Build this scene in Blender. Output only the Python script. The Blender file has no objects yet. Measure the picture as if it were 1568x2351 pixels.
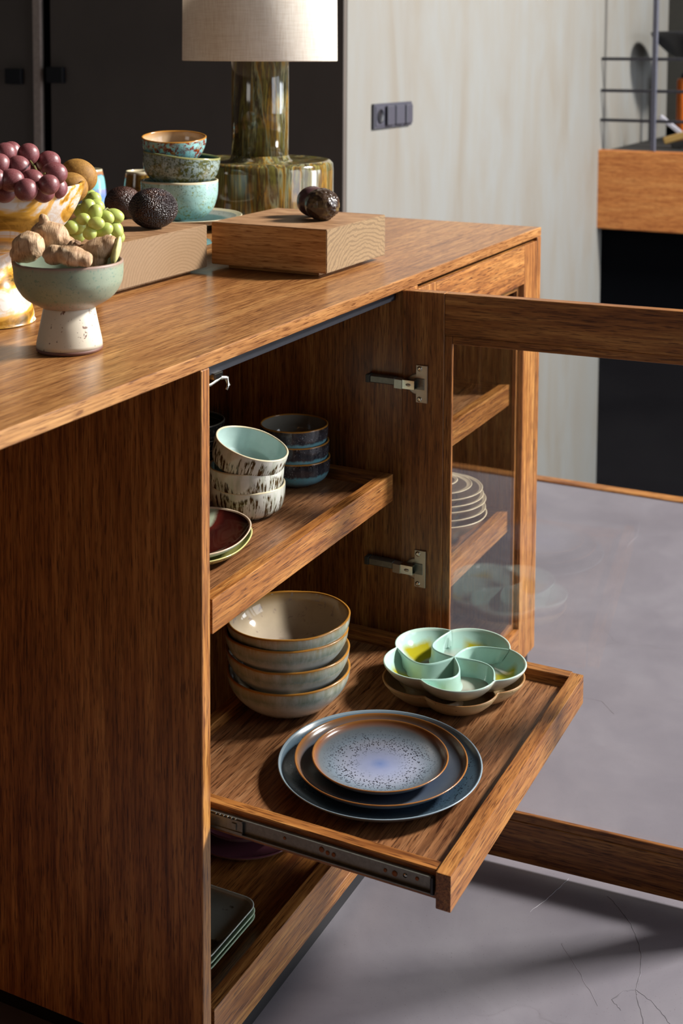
import bpy, bmesh, math, random
from mathutils import Vector, Matrix, noise as mn
random.seed(7)
SC = bpy.context.scene
COL = SC.collection
# ------------------------------------------------------------------ camera
F_PX, CY_PX = 3006.6, 358.24
YAW, PITCH, ROLL = math.radians(26.282), math.radians(4.454), math.radians(0.286)
CAM = Vector((-1.310, -0.821, 0.3552))
fwd = Vector((math.cos(YAW)*math.cos(PITCH), math.sin(YAW)*math.cos(PITCH), -math.sin(PITCH)))
rgt = Vector((math.sin(YAW), -math.cos(YAW), 0)); upv = rgt.cross(fwd)
rgt, upv = rgt*math.cos(ROLL)+upv*math.sin(ROLL), upv*math.cos(ROLL)-rgt*math.sin(ROLL)
cd = bpy.data.cameras.new('camera'); cam = bpy.data.objects.new('camera', cd); COL.objects.link(cam)
cam.matrix_world = Matrix(((rgt.x, upv.x, -fwd.x, CAM.x), (rgt.y, upv.y, -fwd.y, CAM.y), (rgt.z, upv.z, -fwd.z, CAM.z), (0, 0, 0, 1)))
cd.sensor_fit = 'VERTICAL'; cd.sensor_height = 36; cd.sensor_width = 24
cd.lens = F_PX*36/2351; cd.shift_y = -(1175.5-CY_PX)/2351; cd.shift_x = 0
cd.clip_start = .05; cd.clip_end = 60
cd.dof.use_dof = True; cd.dof.focus_distance = 1.78; cd.dof.aperture_fstop = 7.5
SC.camera = cam
def at(px, py, d):
    """a place seen at that direction, d metres along the view axis"""
    return CAM + (fwd + rgt*((px-784)/F_PX) + upv*((CY_PX-py)/F_PX))*d
# ------------------------------------------------------------------ world and window light
vs = SC.view_settings; vs.view_transform = 'Standard'; vs.look = 'None'; vs.gamma = 1; vs.exposure = 0.0
vs.use_curve_mapping = False
w = bpy.data.worlds.new('sky'); SC.world = w; w.use_nodes = True
w.node_tree.nodes['Background'].inputs[0].default_value = (.75, .85, 1, 1)
w.node_tree.nodes['Background'].inputs[1].default_value = .06
def area(name, loc, target, sx, sy, power, col):
    d = bpy.data.lights.new(name, 'AREA'); d.shape = 'RECTANGLE'; d.size = sx; d.size_y = sy; d.energy = power; d.color = col
    o = bpy.data.objects.new(name, d); COL.objects.link(o); o.location = loc
    o.rotation_euler = (Vector(target)-Vector(loc)).to_track_quat('-Z', 'Y').to_euler()
    return o
WY = -4.6          # the window wall
area('window_daylight_high', (4.05, WY+.08, 3.95), (0.6, 0.1, -.3), 1.05, 1.05, 1600, (1, .96, .90))
WINS = [(.02, 1.60, -.75, 2.6, 68), (1.72, 3.30, -.75, 2.6, 45), (3.50, 4.90, -.75, 1.45, 120), (5.20, 6.50, -.75, 1.45, 60)]
for i, (a, b, c, d, p) in enumerate(WINS):
    area('window_daylight_%d' % i, ((a+b)/2, WY+.08, (c+d)/2), ((a+b)/2, 0, (c+d)/2-.1), b-a-.1, d-c-.1, p, (.86, .92, 1))
FILLWIN = (1.5, 3.1, .45, 1.75)     # made-up window behind the camera, to the left, added for a fill light
area('window_daylight_behind', (-4.54, (FILLWIN[0]+FILLWIN[1])/2, (FILLWIN[2]+FILLWIN[3])/2), (.5, .3, .05), 1.5, 1.2, 20, (1, .95, .88))  # added soft fill, not a known source

# ------------------------------------------------------------------ helpers
def lin(h):
    h = h.lstrip('#'); v = [int(h[i:i+2], 16)/255 for i in (0, 2, 4)]
    return tuple(x/12.92 if x <= .04045 else ((x+.055)/1.055)**2.4 for x in v)+(1,)
class NT:
    def __init__(s, name):
        s.m = bpy.data.materials.new(name); s.m.use_nodes = True; s.t = s.m.node_tree; s.t.nodes.clear()
        s.out = s.n('ShaderNodeOutputMaterial'); s.b = s.n('ShaderNodeBsdfPrincipled'); s.l(s.b.outputs[0], s.out.inputs[0])
        s.tc = s.n('ShaderNodeTexCoord')
    def n(s, t, **k):
        x = s.t.nodes.new(t)
        for a, v in k.items(): setattr(x, a, v)
        return x
    def l(s, a, b): s.t.links.new(a, b)
    def set(s, inp, v):
        if isinstance(v, (int, float)): inp.default_value = v
        elif isinstance(v, tuple): inp.default_value = v
        else: s.l(v, inp)
    def vec(s, scale=(1, 1, 1), rnd=True, src='Object'):
        mp = s.n('ShaderNodeMapping'); mp.inputs['Scale'].default_value = scale
        if rnd:
            oi = s.n('ShaderNodeObjectInfo'); ad = s.n('ShaderNodeVectorMath', operation='ADD')
            ml = s.n('ShaderNodeMath', operation='MULTIPLY'); ml.inputs[1].default_value = 7.3
            s.l(oi.outputs['Random'], ml.inputs[0]); s.l(s.tc.outputs[src], ad.inputs[0]); s.l(ml.outputs[0], ad.inputs[1]); s.l(ad.outputs[0], mp.inputs[0])
        else: s.l(s.tc.outputs[src], mp.inputs[0])
        return mp.outputs[0]
    def noise(s, vec, scale, detail=4, rough=.55, dist=0):
        x = s.n('ShaderNodeTexNoise'); s.l(vec, x.inputs['Vector']); x.inputs['Scale'].default_value = scale
        x.inputs['Detail'].default_value = detail; x.inputs['Roughness'].default_value = rough; x.inputs['Distortion'].default_value = dist
        return x.outputs['Fac']
    def ramp(s, fac, stops, interp='LINEAR'):
        r = s.n('ShaderNodeValToRGB'); cr = r.color_ramp; cr.interpolation = interp
        while len(cr.elements) < len(stops): cr.elements.new(.5)
        for e, (p, c) in zip(cr.elements, stops):
            e.position = p; e.color = c if isinstance(c, tuple) else (c, c, c, 1)
        s.l(fac, r.inputs[0]); return r.outputs[0]
    def mix(s, fac, a, b, mode='MIX'):
        x = s.n('ShaderNodeMix', data_type='RGBA', blend_type=mode)
        s.set(x.inputs[0], fac); s.set(x.inputs[6], a); s.set(x.inputs[7], b); return x.outputs[2]
    def math(s, op, a, b=0.0):
        x = s.n('ShaderNodeMath', operation=op); s.set(x.inputs[0], a); s.set(x.inputs[1], b); return x.outputs[0]
    def sep(s, src='Object'):
        x = s.n('ShaderNodeSeparateXYZ'); s.l(s.tc.outputs[src], x.inputs[0]); return x.outputs
    def rad(s):
        o = s.sep(); return s.math('SQRT', s.math('ADD', s.math('MULTIPLY', o[0], o[0]), s.math('MULTIPLY', o[1], o[1])))
    def rng(s, v, a, b):
        x = s.n('ShaderNodeMapRange'); s.l(v, x.inputs[0]); x.inputs[1].default_value = a; x.inputs[2].default_value = b; return x.outputs[0]
    def bump(s, h, strength, dist):
        x = s.n('ShaderNodeBump'); x.inputs['Strength'].default_value = strength; x.inputs['Distance'].default_value = dist
        s.l(h, x.inputs['Height']); s.l(x.outputs[0], s.b.inputs['Normal'])
    def done(s, col, rough=.5, metal=0.0, spec=.5, coat=0.0):
        s.set(s.b.inputs['Base Color'], col); s.set(s.b.inputs['Roughness'], rough); s.b.inputs['Metallic'].default_value = metal
        s.b.inputs['Specular IOR Level'].default_value = spec; s.b.inputs['Coat Weight'].default_value = coat; s.b.inputs['Coat Roughness'].default_value = .04
        return s.m
def plain(name, h, rough=.5, metal=0.0, spec=.5, var=.12, sc=60):
    k = NT(name); c = lin(h); f = k.noise(k.vec(), sc, 3)
    d = tuple(x*(1-var) for x in c[:3])+(1,); e = tuple(min(1, x*(1+var)) for x in c[:3])+(1,)
    return k.done(k.ramp(f, [(.3, d), (.7, e)]), rough, metal, spec)
def wood(name, axis, dark, mid, light, rough=.38, fine=1.0, spec=.45):
    k = NT(name)
    def st(a, b): return tuple(a if i == axis else b for i in range(3))
    v1 = k.vec(st(.9, 9)); v2 = k.vec(st(11, 260*fine)); v3 = k.vec(st(34, 620*fine)); v4 = k.vec(st(4, 70))
    f1 = k.noise(v1, 1.6, 5, .6, .7); f4 = k.noise(v4, 1.3, 5, .65, .5)
    f = k.math('ADD', k.math('MULTIPLY', f1, .4), k.math('MULTIPLY', f4, .6))
    c = k.ramp(f, [(.34, lin(dark)), (.5, lin(mid)), (.68, lin(light))])
    f2 = k.noise(v2, 1.0, 4, .65); c = k.mix(k.ramp(f2, [(.36, .75), (.58, 0.0)]), c, k.mix(.7, c, lin(dark), 'MULTIPLY'))
    f3 = k.noise(v3, 1.0, 2, .5); c = k.mix(k.ramp(f3, [(.36, .9), (.45, 0.0)]), c, k.mix(.8, c, lin(dark), 'MULTIPLY'))
    k.bump(k.math('ADD', f2, f3), .10, .0006)
    return k.done(c, k.rng(f2, -.6, 2.2) if False else rough, 0, spec)
WD, WM, WL = '#6b3914', '#9b6531', '#c38f4f'
WOOD = [wood('oiled_wood_%s' % 'xyz'[i], i, WD, WM, WL) for i in range(3)]
TOPW = wood('worktop_wood', 0, '#7c4f2c', '#9c6c3e', '#b88a55', .30, spec=.4)
TRAYW = wood('tray_bottom_wood', 0, '#5d3820', '#875c3b', '#a67d58', .36)
PLINTH = plain('black_plinth', '#0d0e13', .35)
BLACKM = plain('black_metal', '#1d1e24', .4)
STEEL = plain('zinc_steel', '#b3ad9f', .38, .75, var=.06)
STEELD = plain('dark_zinc', '#7a7b74', .45, .75, var=.15, sc=200)
CHROME = plain('chrome', '#b9b6ac', .14, 1.0, var=.03)
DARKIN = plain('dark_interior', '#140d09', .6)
def glass_mat():
    k = NT('clear_glass'); t = k.t; t.nodes.remove(k.b)
    tr = k.n('ShaderNodeBsdfTransparent'); tr.inputs[0].default_value = (.985, .99, .988, 1)
    gl = k.n('ShaderNodeBsdfGlossy'); gl.inputs['Roughness'].default_value = .005
    fr = k.n('ShaderNodeFresnel'); ge = k.n('ShaderNodeNewGeometry'); k.l(k.math('ADD', 1.5, k.math('MULTIPLY', ge.outputs['Backfacing'], 1/1.5-1.5)), fr.inputs['IOR'])   # the same reflectance from either side of the pane
    mx = k.n('ShaderNodeMixShader'); k.l(fr.outputs[0], mx.inputs[0]); k.l(tr.outputs[0], mx.inputs[1]); k.l(gl.outputs[0], mx.inputs[2]); k.l(mx.outputs[0], k.out.inputs[0])
    return k.m
GLASS = glass_mat()

def world_loc(o):
    p = Vector((0, 0, 0))
    while o: p += o.location; o = o.parent
    return p
def link(name, me, mats, parent=None, loc=(0, 0, 0), smooth=False):
    o = bpy.data.objects.new(name, me); COL.objects.link(o)
    for m in (mats if isinstance(mats, (list, tuple)) else [mats]):
        if m.name not in me.materials: me.materials.append(m)
    if smooth:
        me.polygons.foreach_set('use_smooth', [True]*len(me.polygons))
    if parent: o.parent = parent; o.location = Vector(loc)-world_loc(parent)
    else: o.location = loc
    return o
def tag(o, label=None, cat=None, group=None, kind=None):
    if label: o['label'] = label
    if cat: o['category'] = cat
    if group: o['group'] = group
    if kind: o['kind'] = kind
    return o
def empty(name, loc, label=None, cat=None, group=None, parent=None):
    o = bpy.data.objects.new(name, None); COL.objects.link(o); o.empty_display_size = .02
    if parent: o.parent = parent; o.location = Vector(loc)-world_loc(parent)
    else: o.location = loc
    return tag(o, label, cat, group)
def mesh_of(bm, name):
    bmesh.ops.recalc_face_normals(bm, faces=bm.faces); me = bpy.data.meshes.new(name); bm.to_mesh(me); bm.free(); return me
def box(name, b, mat, parent=None, bev=.0012, seg=1, local=False):
    x0, x1, y0, y1, z0, z1 = b
    c = Vector(((x0+x1)/2, (y0+y1)/2, (z0+z1)/2)); s = (abs(x1-x0), abs(y1-y0), abs(z1-z0))
    bm = bmesh.new(); bmesh.ops.create_cube(bm, size=1, matrix=Matrix.Diagonal((s[0], s[1], s[2], 1)))
    if bev: bmesh.ops.bevel(bm, geom=list(bm.edges), offset=min(bev, min(s)*.3), segments=seg, profile=.7, affect='EDGES')
    o = link(name, mesh_of(bm, name), mat, None, c)
    if parent:
        o.parent = parent; o.location = c if local else c-world_loc(parent)
    return o
def catmull(pts, n=5):
    out = []
    P = [pts[0]]+list(pts)+[pts[-1]]
    for i in range(1, len(P)-2):
        a, b, c, d = P[i-1:i+3]
        for j in range(n):
            t = j/n
            out.append(tuple(.5*(2*b[k]+(c[k]-a[k])*t+(2*a[k]-5*b[k]+4*c[k]-d[k])*t*t+(3*b[k]-a[k]-3*c[k]+d[k])*t**3) for k in range(len(b))))
    out.append(tuple(pts[-1])); return out
def offset(pts, t):
    out = []
    for i, p in enumerate(pts):
        a = pts[max(0, i-1)]; b = pts[min(len(pts)-1, i+1)]
        dx, dz = b[0]-a[0], b[1]-a[1]; L = math.hypot(dx, dz) or 1
        out.append((max(0.0, p[0]-dz/L*t), p[1]+dx/L*t))
    return out
def lathe_mesh(name, prof, seg=72, wob=None):
    """prof: (r, z, material index) from bottom centre outwards, round the rim and back to the inner centre"""
    vs, fs, mi = [], [], []
    rows = []
    for i, (r, z, m) in enumerate(prof):
        if r < 1e-5:
            rows.append([len(vs)]); vs.append((0, 0, z))
        else:
            rows.append(list(range(len(vs), len(vs)+seg)))
            for k in range(seg):
                a = 2*math.pi*k/seg; rr, zz = (r, z) if not wob else wob(r, z, a)
                vs.append((rr*math.cos(a), rr*math.sin(a), zz))
    for i in range(len(rows)-1):
        A, B = rows[i], rows[i+1]; m = prof[i][2]
        for k in range(seg):
            k2 = (k+1) % seg
            if len(A) == 1 and len(B) == 1: continue
            if len(A) == 1: f = (A[0], B[k2], B[k])
            elif len(B) == 1: f = (A[k], A[k2], B[0])
            else: f = (A[k], A[k2], B[k2], B[k])
            fs.append(f); mi.append(m)
    me = bpy.data.meshes.new(name); me.from_pydata(vs, [], fs)
    me.polygons.foreach_set('material_index', mi); me.polygons.foreach_set('use_smooth', [True]*len(fs)); me.update()
    return me
def vessel_prof(outer, t, rim=.0016, inner=None):
    """outer: key points from foot centre to rim; inner wall is offset by t"""
    o = catmull(outer, 6); inn = offset(o, t)
    inn = [p for p in inn if p[1] > 0]
    if inner: inn = catmull(inner, 6)
    top = o[-1]
    ri = inn[-1]; mid = ((top[0]+ri[0])/2, top[1]+rim*.6)
    P = [(r, z, 0) for r, z in o[:-2]]
    P += [(o[-2][0], o[-2][1], 1), (top[0], top[1], 1), (mid[0], mid[1], 1), (ri[0], top[1], 1)]
    ii = [p for p in reversed(inn[:-1]) if p[1] < top[1]-.001]
    P += [(r, z, 2) for r, z in ii]
    if P[-1][0] > 1e-5: P.append((0, P[-1][1], 2))
    return P
def wobble(seed, ar=.01, az=.001):
    def f(r, z, a):
        n1 = mn.noise(Vector((math.cos(a)*1.1+seed*3.1, math.sin(a)*1.1, z*6)))
        n2 = mn.noise(Vector((math.cos(a)*1.3, math.sin(a)*1.3+seed*5.7, 3)))
        return r*(1+ar*n1), z+az*n2*min(1, r/.03)*(1 if z > .012 else z/.012)
    return f
def blob_mesh(name, rx, ry, rz, sub=4, fn=None):
    bm = bmesh.new(); bmesh.ops.create_icosphere(bm, subdivisions=sub, radius=1)
    for v in bm.verts:
        d = v.co.normalized(); s = fn(d) if fn else 1
        v.co = Vector((d.x*rx*s, d.y*ry*s, d.z*rz*s))
    me = mesh_of(bm, name); me.polygons.foreach_set('use_smooth', [True]*len(me.polygons)); return me
def tube(bm, pts, r, n=8):
    pts = [Vector(p) for p in pts]; rings = []
    for i, p in enumerate(pts):
        d = (pts[min(i+1, len(pts)-1)]-pts[max(i-1, 0)]).normalized()
        a = d.cross(Vector((0, 0, 1))); a = a.normalized() if a.length > .1 else d.cross(Vector((1, 0, 0))).normalized()
        b = d.cross(a); rr = r[i] if isinstance(r, (list, tuple)) else r
        rings.append([bm.verts.new(p+(a*math.cos(2*math.pi*k/n)+b*math.sin(2*math.pi*k/n))*rr) for k in range(n)])
    for A, B in zip(rings, rings[1:]):
        for k in range(n): bm.faces.new((A[k], A[(k+1) % n], B[(k+1) % n], B[k]))
    bm.faces.new(rings[0]); bm.faces.new(list(reversed(rings[-1])))
def prism(name, poly, axis, a0, a1, mat, parent=None, loc=None, bev=0):
    """extrude a 2D polygon along a world axis"""
    bm = bmesh.new()
    def mk(p, a):
        q = [0, 0, 0]; o = [i for i in range(3) if i != axis]; q[o[0]], q[o[1]] = p; q[axis] = a; return q
    c = Vector(mk((sum(p[0] for p in poly)/len(poly), sum(p[1] for p in poly)/len(poly)), (a0+a1)/2))
    A = [bm.verts.new(Vector(mk(p, a0))-c) for p in poly]; B = [bm.verts.new(Vector(mk(p, a1))-c) for p in poly]
    bm.faces.new(A); bm.faces.new(list(reversed(B)))
    for i in range(len(poly)):
        j = (i+1) % len(poly); bm.faces.new((A[i], B[i], B[j], A[j]))
    if bev: bmesh.ops.bevel(bm, geom=list(bm.edges), offset=bev, segments=2, affect='EDGES')
    return link(name, mesh_of(bm, name), mat, parent, c)
def solids(name, boxes, mat, parent=None, bev=.0):
    """several touching boxes that are one piece"""
    bm = bmesh.new(); c = Vector([(min(b[i] for b in boxes)+max(b[i+1] for b in boxes))/2 for i in (0, 2, 4)])
    for b in boxes:
        s = (b[1]-b[0], b[3]-b[2], b[5]-b[4]); m = Vector(((b[0]+b[1])/2, (b[2]+b[3])/2, (b[4]+b[5])/2))-c
        bmesh.ops.create_cube(bm, size=1, matrix=Matrix.Translation(m) @ Matrix.Diagonal((*s, 1)))
    if bev: bmesh.ops.bevel(bm, geom=list(bm.edges), offset=bev, segments=1, affect='EDGES')
    return link(name, mesh_of(bm, name), mat, parent, c)

# ------------------------------------------------------------------ the setting
FZ, NOSE, WALLY, WALLX, HZ = -.93, 2.457, 1.0, 2.395, 5.2
def plaster():
    k = NT('limewashed_plaster'); v = k.vec((1.6, 1, .45), False); f = k.noise(v, 2.2, 6, .62, .6)
    c = k.ramp(f, [(.3, lin('#6b655c')), (.46, lin('#706e69')), (.6, lin('#727371')), (.75, lin('#6f6d68'))])
    g = k.noise(k.vec((5, 5, 1), False), 3, 5, .6, .4); c = k.mix(k.ramp(g, [(.42, 0.0), (.75, .35)]), c, lin('#6f685c'))
    k.bump(k.noise(k.vec((1, 1, 1), False), 60, 4), .08, .003)
    return k.done(c, .8)
def concrete():
    k = NT('polished_concrete'); v = k.vec((1, 1, 1), False)
    f = k.noise(v, 2.3, 7, .6, .5); c = k.ramp(f, [(.3, lin('#615d64')), (.5, lin('#6c686f')), (.7, lin('#77747a'))])
    g = k.noise(v, 7, 6, .65, .8); c = k.mix(k.ramp(g, [(.35, .35), (.6, 0.0)]), c, lin('#5c5962'))
    sp = k.noise(v, 380, 2, .5); c = k.mix(k.ramp(sp, [(.27, .7), (.33, 0.0)]), c, lin('#4c4648'))
    # hairline cracks
    wv = k.n('ShaderNodeVectorMath', operation='ADD'); nz = k.n('ShaderNodeTexNoise'); nz.inputs['Scale'].default_value = 2.0; nz.inputs['Detail'].default_value = 6
    k.l(v, nz.inputs['Vector']); sc = k.n('ShaderNodeVectorMath', operation='SCALE'); sc.inputs['Scale'].default_value = .55
    k.l(nz.outputs['Color'], sc.inputs[0]); k.l(sc.outputs[0], wv.inputs[0]); k.l(v, wv.inputs[1])
    vo = k.n('ShaderNodeTexVoronoi', feature='DISTANCE_TO_EDGE'); vo.inputs['Scale'].default_value = 1.7; k.l(wv.outputs[0], vo.inputs['Vector'])
    cr = k.ramp(vo.outputs['Distance'], [(0.0, 1.0), (.006, 0.0)]); mk = k.ramp(k.noise(v, 1.3, 2), [(.56, 0.0), (.64, 1.0)])
    crk = k.mix(1.0, cr, mk, 'MULTIPLY'); c = k.mix(k.math('MULTIPLY', crk, .35), c, lin('#453f42'))
    k.bump(k.math('SUBTRACT', k.math('MULTIPLY', g, .25), crk), .12, .004)
    return k.done(c, k.ramp(f, [(.3, .34), (.7, .5)]), 0, .4)
PLAST, CONC = plaster(), concrete()
TAUPE = plain('taupe_lacquer', '#524a44', .6, var=.1, sc=4)
DARKW = plain('dark_wall', '#1b1918', .8, var=.1, sc=3)
VOID = plain('black_panel', '#040508', .9, spec=.05)  # near-black that stands in for unlit depth
CEIL = plain('ceiling_paint', '#242322', .85, var=.04, sc=3)
def struct(o): return tag(o, kind='structure')
struct(box('floor', (-4.6, NOSE-.03, WY, 3.6, FZ-.2, FZ), CONC, bev=0))
FLOOR = bpy.data.objects['floor']
def on_floor(px, py):
    d = fwd+rgt*((px-784)/F_PX)+upv*((CY_PX-py)/F_PX); return CAM+d*((FZ-CAM.z)/d.z)
def ribbon(name, pts, wd, mat):
    P = [on_floor(*p) for p in pts]; Q = []
    for a, b in zip(P, P[1:]):
        for j in range(6): Q.append(a.lerp(b, j/6)+Vector((mn.noise(a*9+Vector((j, 0, 0)))*.0022, mn.noise(b*9+Vector((0, j, 3)))*.0022, 0)))
    Q.append(P[-1]); vs, fs = [], []
    for i, q in enumerate(Q):
        t = (Q[min(i+1, len(Q)-1)]-Q[max(i-1, 0)]).normalized(); n = Vector((-t.y, t.x, 0)); h = wd*(.35+.65*math.sin(math.pi*(.08+.84*i/(len(Q)-1))))*(1+.5*mn.noise(q*120))
        vs += [(q+n*h+Vector((0, 0, .00005))), q+Vector((0, 0, .00035)), (q-n*h+Vector((0, 0, .00005)))]
    for i in range(len(Q)-1):
        for k in (0, 1): fs.append((3*i+k, 3*i+k+1, 3*i+k+4, 3*i+k+3))
    me = bpy.data.meshes.new(name); me.from_pydata([tuple(v) for v in vs], [], fs); return link(name, me, mat, FLOOR, (0, 0, 0))
CRK = plain('crack_in_concrete', '#57535a', .8, var=.3); SCR = plain('pale_scratch', '#7f7b82', .5, var=.2)
for c_ in ([(1395, 2056), (1430, 2095), (1456, 2136), (1473, 2189), (1471, 2234), (1460, 2272)], [(1460, 2272), (1501, 2303), (1531, 2340), (1545, 2360)], [(1460, 2272), (1433, 2276), (1406, 2295), (1425, 2320)], [(1460, 2272), (1463, 2287), (1478, 2351), (1482, 2370)]): ribbon('crack', c_, .0009, CRK)
for c_ in ([(1308, 2015), (1260, 2060), (1217, 2094)], [(1289, 2166), (1335, 2240), (1372, 2310)], [(1440, 1255), (1462, 1230), (1470, 1200)], [(1330, 1600), (1380, 1610), (1410, 1640)]): ribbon('scratch', c_, .0004, SCR)
struct(box('floor_lower', (NOSE-.03, 9, WY, WALLY, -2.8, -2.7), CONC, bev=0))
struct(box('trim_1', (NOSE-.03, NOSE+.012, WY, WALLY, FZ-.12, FZ+.006), WOOD[1], bev=.003))
struct(box('wall_back', (WALLX+.02, 7.0, WALLY, WALLY+.6, -2.8, HZ), PLAST, bev=.0))
struct(box('wall_closet', (WALLX+.02, WALLX+.3, WALLY+.6, 3.6, FZ, HZ), TAUPE, bev=0))
a, b, c, d = FILLWIN
struct(solids('wall_camera_side', [(-4.7, -4.6, WY, a, FZ, HZ), (-4.7, -4.6, b, 3.6, FZ, HZ), (-4.7, -4.6, a, b, FZ, c), (-4.7, -4.6, a, b, d, HZ)], DARKW))
struct(solids('window_6', [(-4.68, -4.62, a, a+.05, c, d), (-4.68, -4.62, b-.05, b, c, d), (-4.68, -4.62, a, b, c, c+.05), (-4.68, -4.62, a, b, d-.05, d), (-4.68, -4.62, (a+b)/2-.02, (a+b)/2+.02, c, d)], BLACKM))  # frame of the made-up fill window
struct(box('wall_left', (-4.7, WALLX+.3, 3.6, 3.7, FZ, HZ), DARKW, bev=0))
struct(box('ceiling', (-4.7, 9.1, WY-.1, 3.7, HZ, HZ+.1), CEIL, bev=0))
# window wall: piers, sill band, band between the rows and the openings for the daylight
bs = [(-4.7, 9, WY-.1, WY, -2.8, -.75), (-4.7, 9, WY-.1, WY, 2.6, 3.4), (-4.7, 9, WY-.1, WY, 4.7, HZ), (-4.7, 3.4, WY-.1, WY, 3.4, 4.7), (4.7, 9, WY-.1, WY, 3.4, 4.7)]
xs = [-4.7]+[v for a in WINS for v in a[:2]]+[9]
bs += [(xs[i], xs[i+1], WY-.1, WY, -.75, 2.6) for i in range(0, len(xs), 2)]+[(a, b, WY-.1, WY, d, 2.6) for a, b, c, d, p in WINS if d < 2.5]
struct(solids('wall_window_side', bs, DARKW))
for i, (a, b, c, d) in enumerate([q[:4] for q in WINS]+[(3.4, 4.7, 3.4, 4.7)]):
    m = (a+b)/2; struct(solids('window_%d' % (i+1), [(a, a+.05, WY-.08, WY-.02, c, d), (b-.05, b, WY-.08, WY-.02, c, d), (a, b, WY-.08, WY-.02, c, c+.05), (a, b, WY-.08, WY-.02, d-.05, d), (m-.02, m+.02, WY-.075, WY-.025, c, d)], BLACKM))
# landing beyond the stair void
LX = 5.44
struct(box('wall_below_landing', (LX+.06, LX+.1, WY, WALLY, -2.7, -.54), VOID, bev=0))  # added sheet, darkness of the unlit void put into its colour
struct(box('floor_landing', (LX+.04, 9, WY, WALLY, -.53, -.15), DARKW, bev=0))
struct(box('trim_2', (LX-.03, LX+.04, WY, WALLY+.015, -.551, -.138), wood('landing_wood', 1, '#9c5a28', '#c07c40', '#d49a58', .4), bev=.004))  # same wood as the cabinets, colour lightened in place of missing light
struct(box('wall_landing', (8.0, 8.1, WY, WALLY+1.5, -.15, HZ), plain('dark_umber_wall', '#2c2a24', .8), bev=0))
struct(box('wall_end', (9, 9.1, WY-.1, 3.7, -2.8, HZ), DARKW, bev=0))
# closet doors in the shaded end wall, with knobs
KN = plain('black_knob', '#0b0c12', .4)
d1 = struct(box('door_1', (WALLX-.004, WALLX+.018, WALLY, 2.155, FZ+.02, 2.4), TAUPE, bev=.002))
d2 = struct(box('door_2', (WALLX-.004, WALLX+.018, 2.19, 3.5, FZ+.02, 2.4), TAUPE, bev=.002))
edge = box('door_edge', (WALLX-.016, WALLX-.004, 2.19, 2.223, FZ+.02, 2.4), plain('pale_edge', '#a3948a', .6), d2, bev=.001)  # light caught by the door edge is painted as a paler colour
struct(box('trim_3', (WALLX+.004, WALLX+.02, 2.14, 2.2, FZ, 2.4), VOID, bev=0))  # black strip painting the shade in the gap between the doors
for d, y, z in ((d1, 2.122, .277), (d2, 2.307, .270)):
    kb = box('knob', (WALLX-.026, WALLX-.01, y-.037, y+.037, z-.028, z+.028), KN, d, bev=.004, seg=2)
    box('knob_stem', (WALLX-.012, WALLX-.002, y-.012, y+.012, z-.012, z+.012), KN, kb, bev=0)
# switch plate on the plaster wall
SWM = plain('charcoal_plastic', '#3c3c46', .45, var=.05); SWD = plain('switch_dark', '#16171d', .4)
sw = tag(empty('socket_panel', (2.755, WALLY-.001, .150)), 'charcoal wall plate with one round socket and three rocker switches', 'switch plate')
box('frame', (2.598, 2.912, WALLY-.011, WALLY, .1085, .1915), SWM, sw, bev=.002)
so = box('socket_insert', (2.606, 2.672, WALLY-.014, WALLY-.010, .117, .183), SWM, sw, bev=.002)
me = lathe_mesh('socket_well', [(0, 0, 0), (.022, 0, 0), (.024, .003, 0), (.022, .0035, 0), (.020, .001, 0), (0, .001, 0)], 32)
o = link('socket_well', me, SWD, so, (2.639, WALLY-.0142, .150)); o.rotation_euler = (math.pi/2, 0, 0)
for i in range(3):
    x = 2.683+i*.077
    r = box('rocker', (x, x+.066, WALLY-.022, WALLY-.010, .117, .183), SWM, sw, bev=.003); r.rotation_euler = (0, 0, math.radians((4, -3, 6)[i]))
# stair railing on the landing edge
RAILM = plain('grey_steel_rail', '#4a4a55', .4, .3)
rl = tag(empty('stair_railing', (LX-.0, .72, -.138)), 'slim dark grey steel railing with three thin bars above the wooden landing edge', 'railing')
def rod(name, a, b, r, mat, parent, n=12):
    bm = bmesh.new(); c = (Vector(a)+Vector(b))/2; tube(bm, [Vector(a)-c, Vector(b)-c], r, n)
    return link(name, mesh_of(bm, name), mat, parent, c, True)
for z in (.337, .172, .018): rod('bar', (LX, -2.4, z), (LX, WALLY+.004, z), .0085, RAILM, rl)
for y in (.722, -.5, -1.7): box('post', (LX-.012, LX+.012, y-.013, y+.013, -.139, 1.1), RAILM, rl, bev=.003)
# blurred things standing on the landing
ch = tag(empty('shell_chair', (6.2, .65, -.15)), 'black shell chair on a dark stem standing on the raised landing', 'chair')
pr = [(.0, .0, 0), (.06, .004, 0), (.16, .06, 0), (.235, .13, 0), (.262, .165, 0), (.268, .185, 0), (.255, .190, 0), (.22, .165, 0), (.1, .11, 0), (0, .10, 0)]
link('seat_shell', lathe_mesh('seat_shell', pr, 40), BLACKM, ch, (6.2, .65, .300))
rod('stem', (6.2, .65, -.14), (6.2, .65, .305), .022, BLACKM, ch); link('foot_disc', lathe_mesh('foot_disc', [(0, 0, 0), (.13, 0, 0), (.13, .012, 0), (.03, .022, 0), (0, .022, 0)], 32), BLACKM, ch, (6.2, .65, -.15))
ORG = plain('orange_lacquer', '#c4600f', .5)
oc = tag(empty('orange_canister', (6.48, .775, -.15)), 'tall orange canister beside the black chair on the landing', 'canister')
link('body', lathe_mesh('body', [(0, 0, 0), (.05, 0, 0), (.052, .01, 0), (.052, .35, 0), (.048, .37, 0), (.03, .375, 0), (0, .375, 0)], 24), ORG, oc, (6.48, .775, -.15), True)
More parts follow.
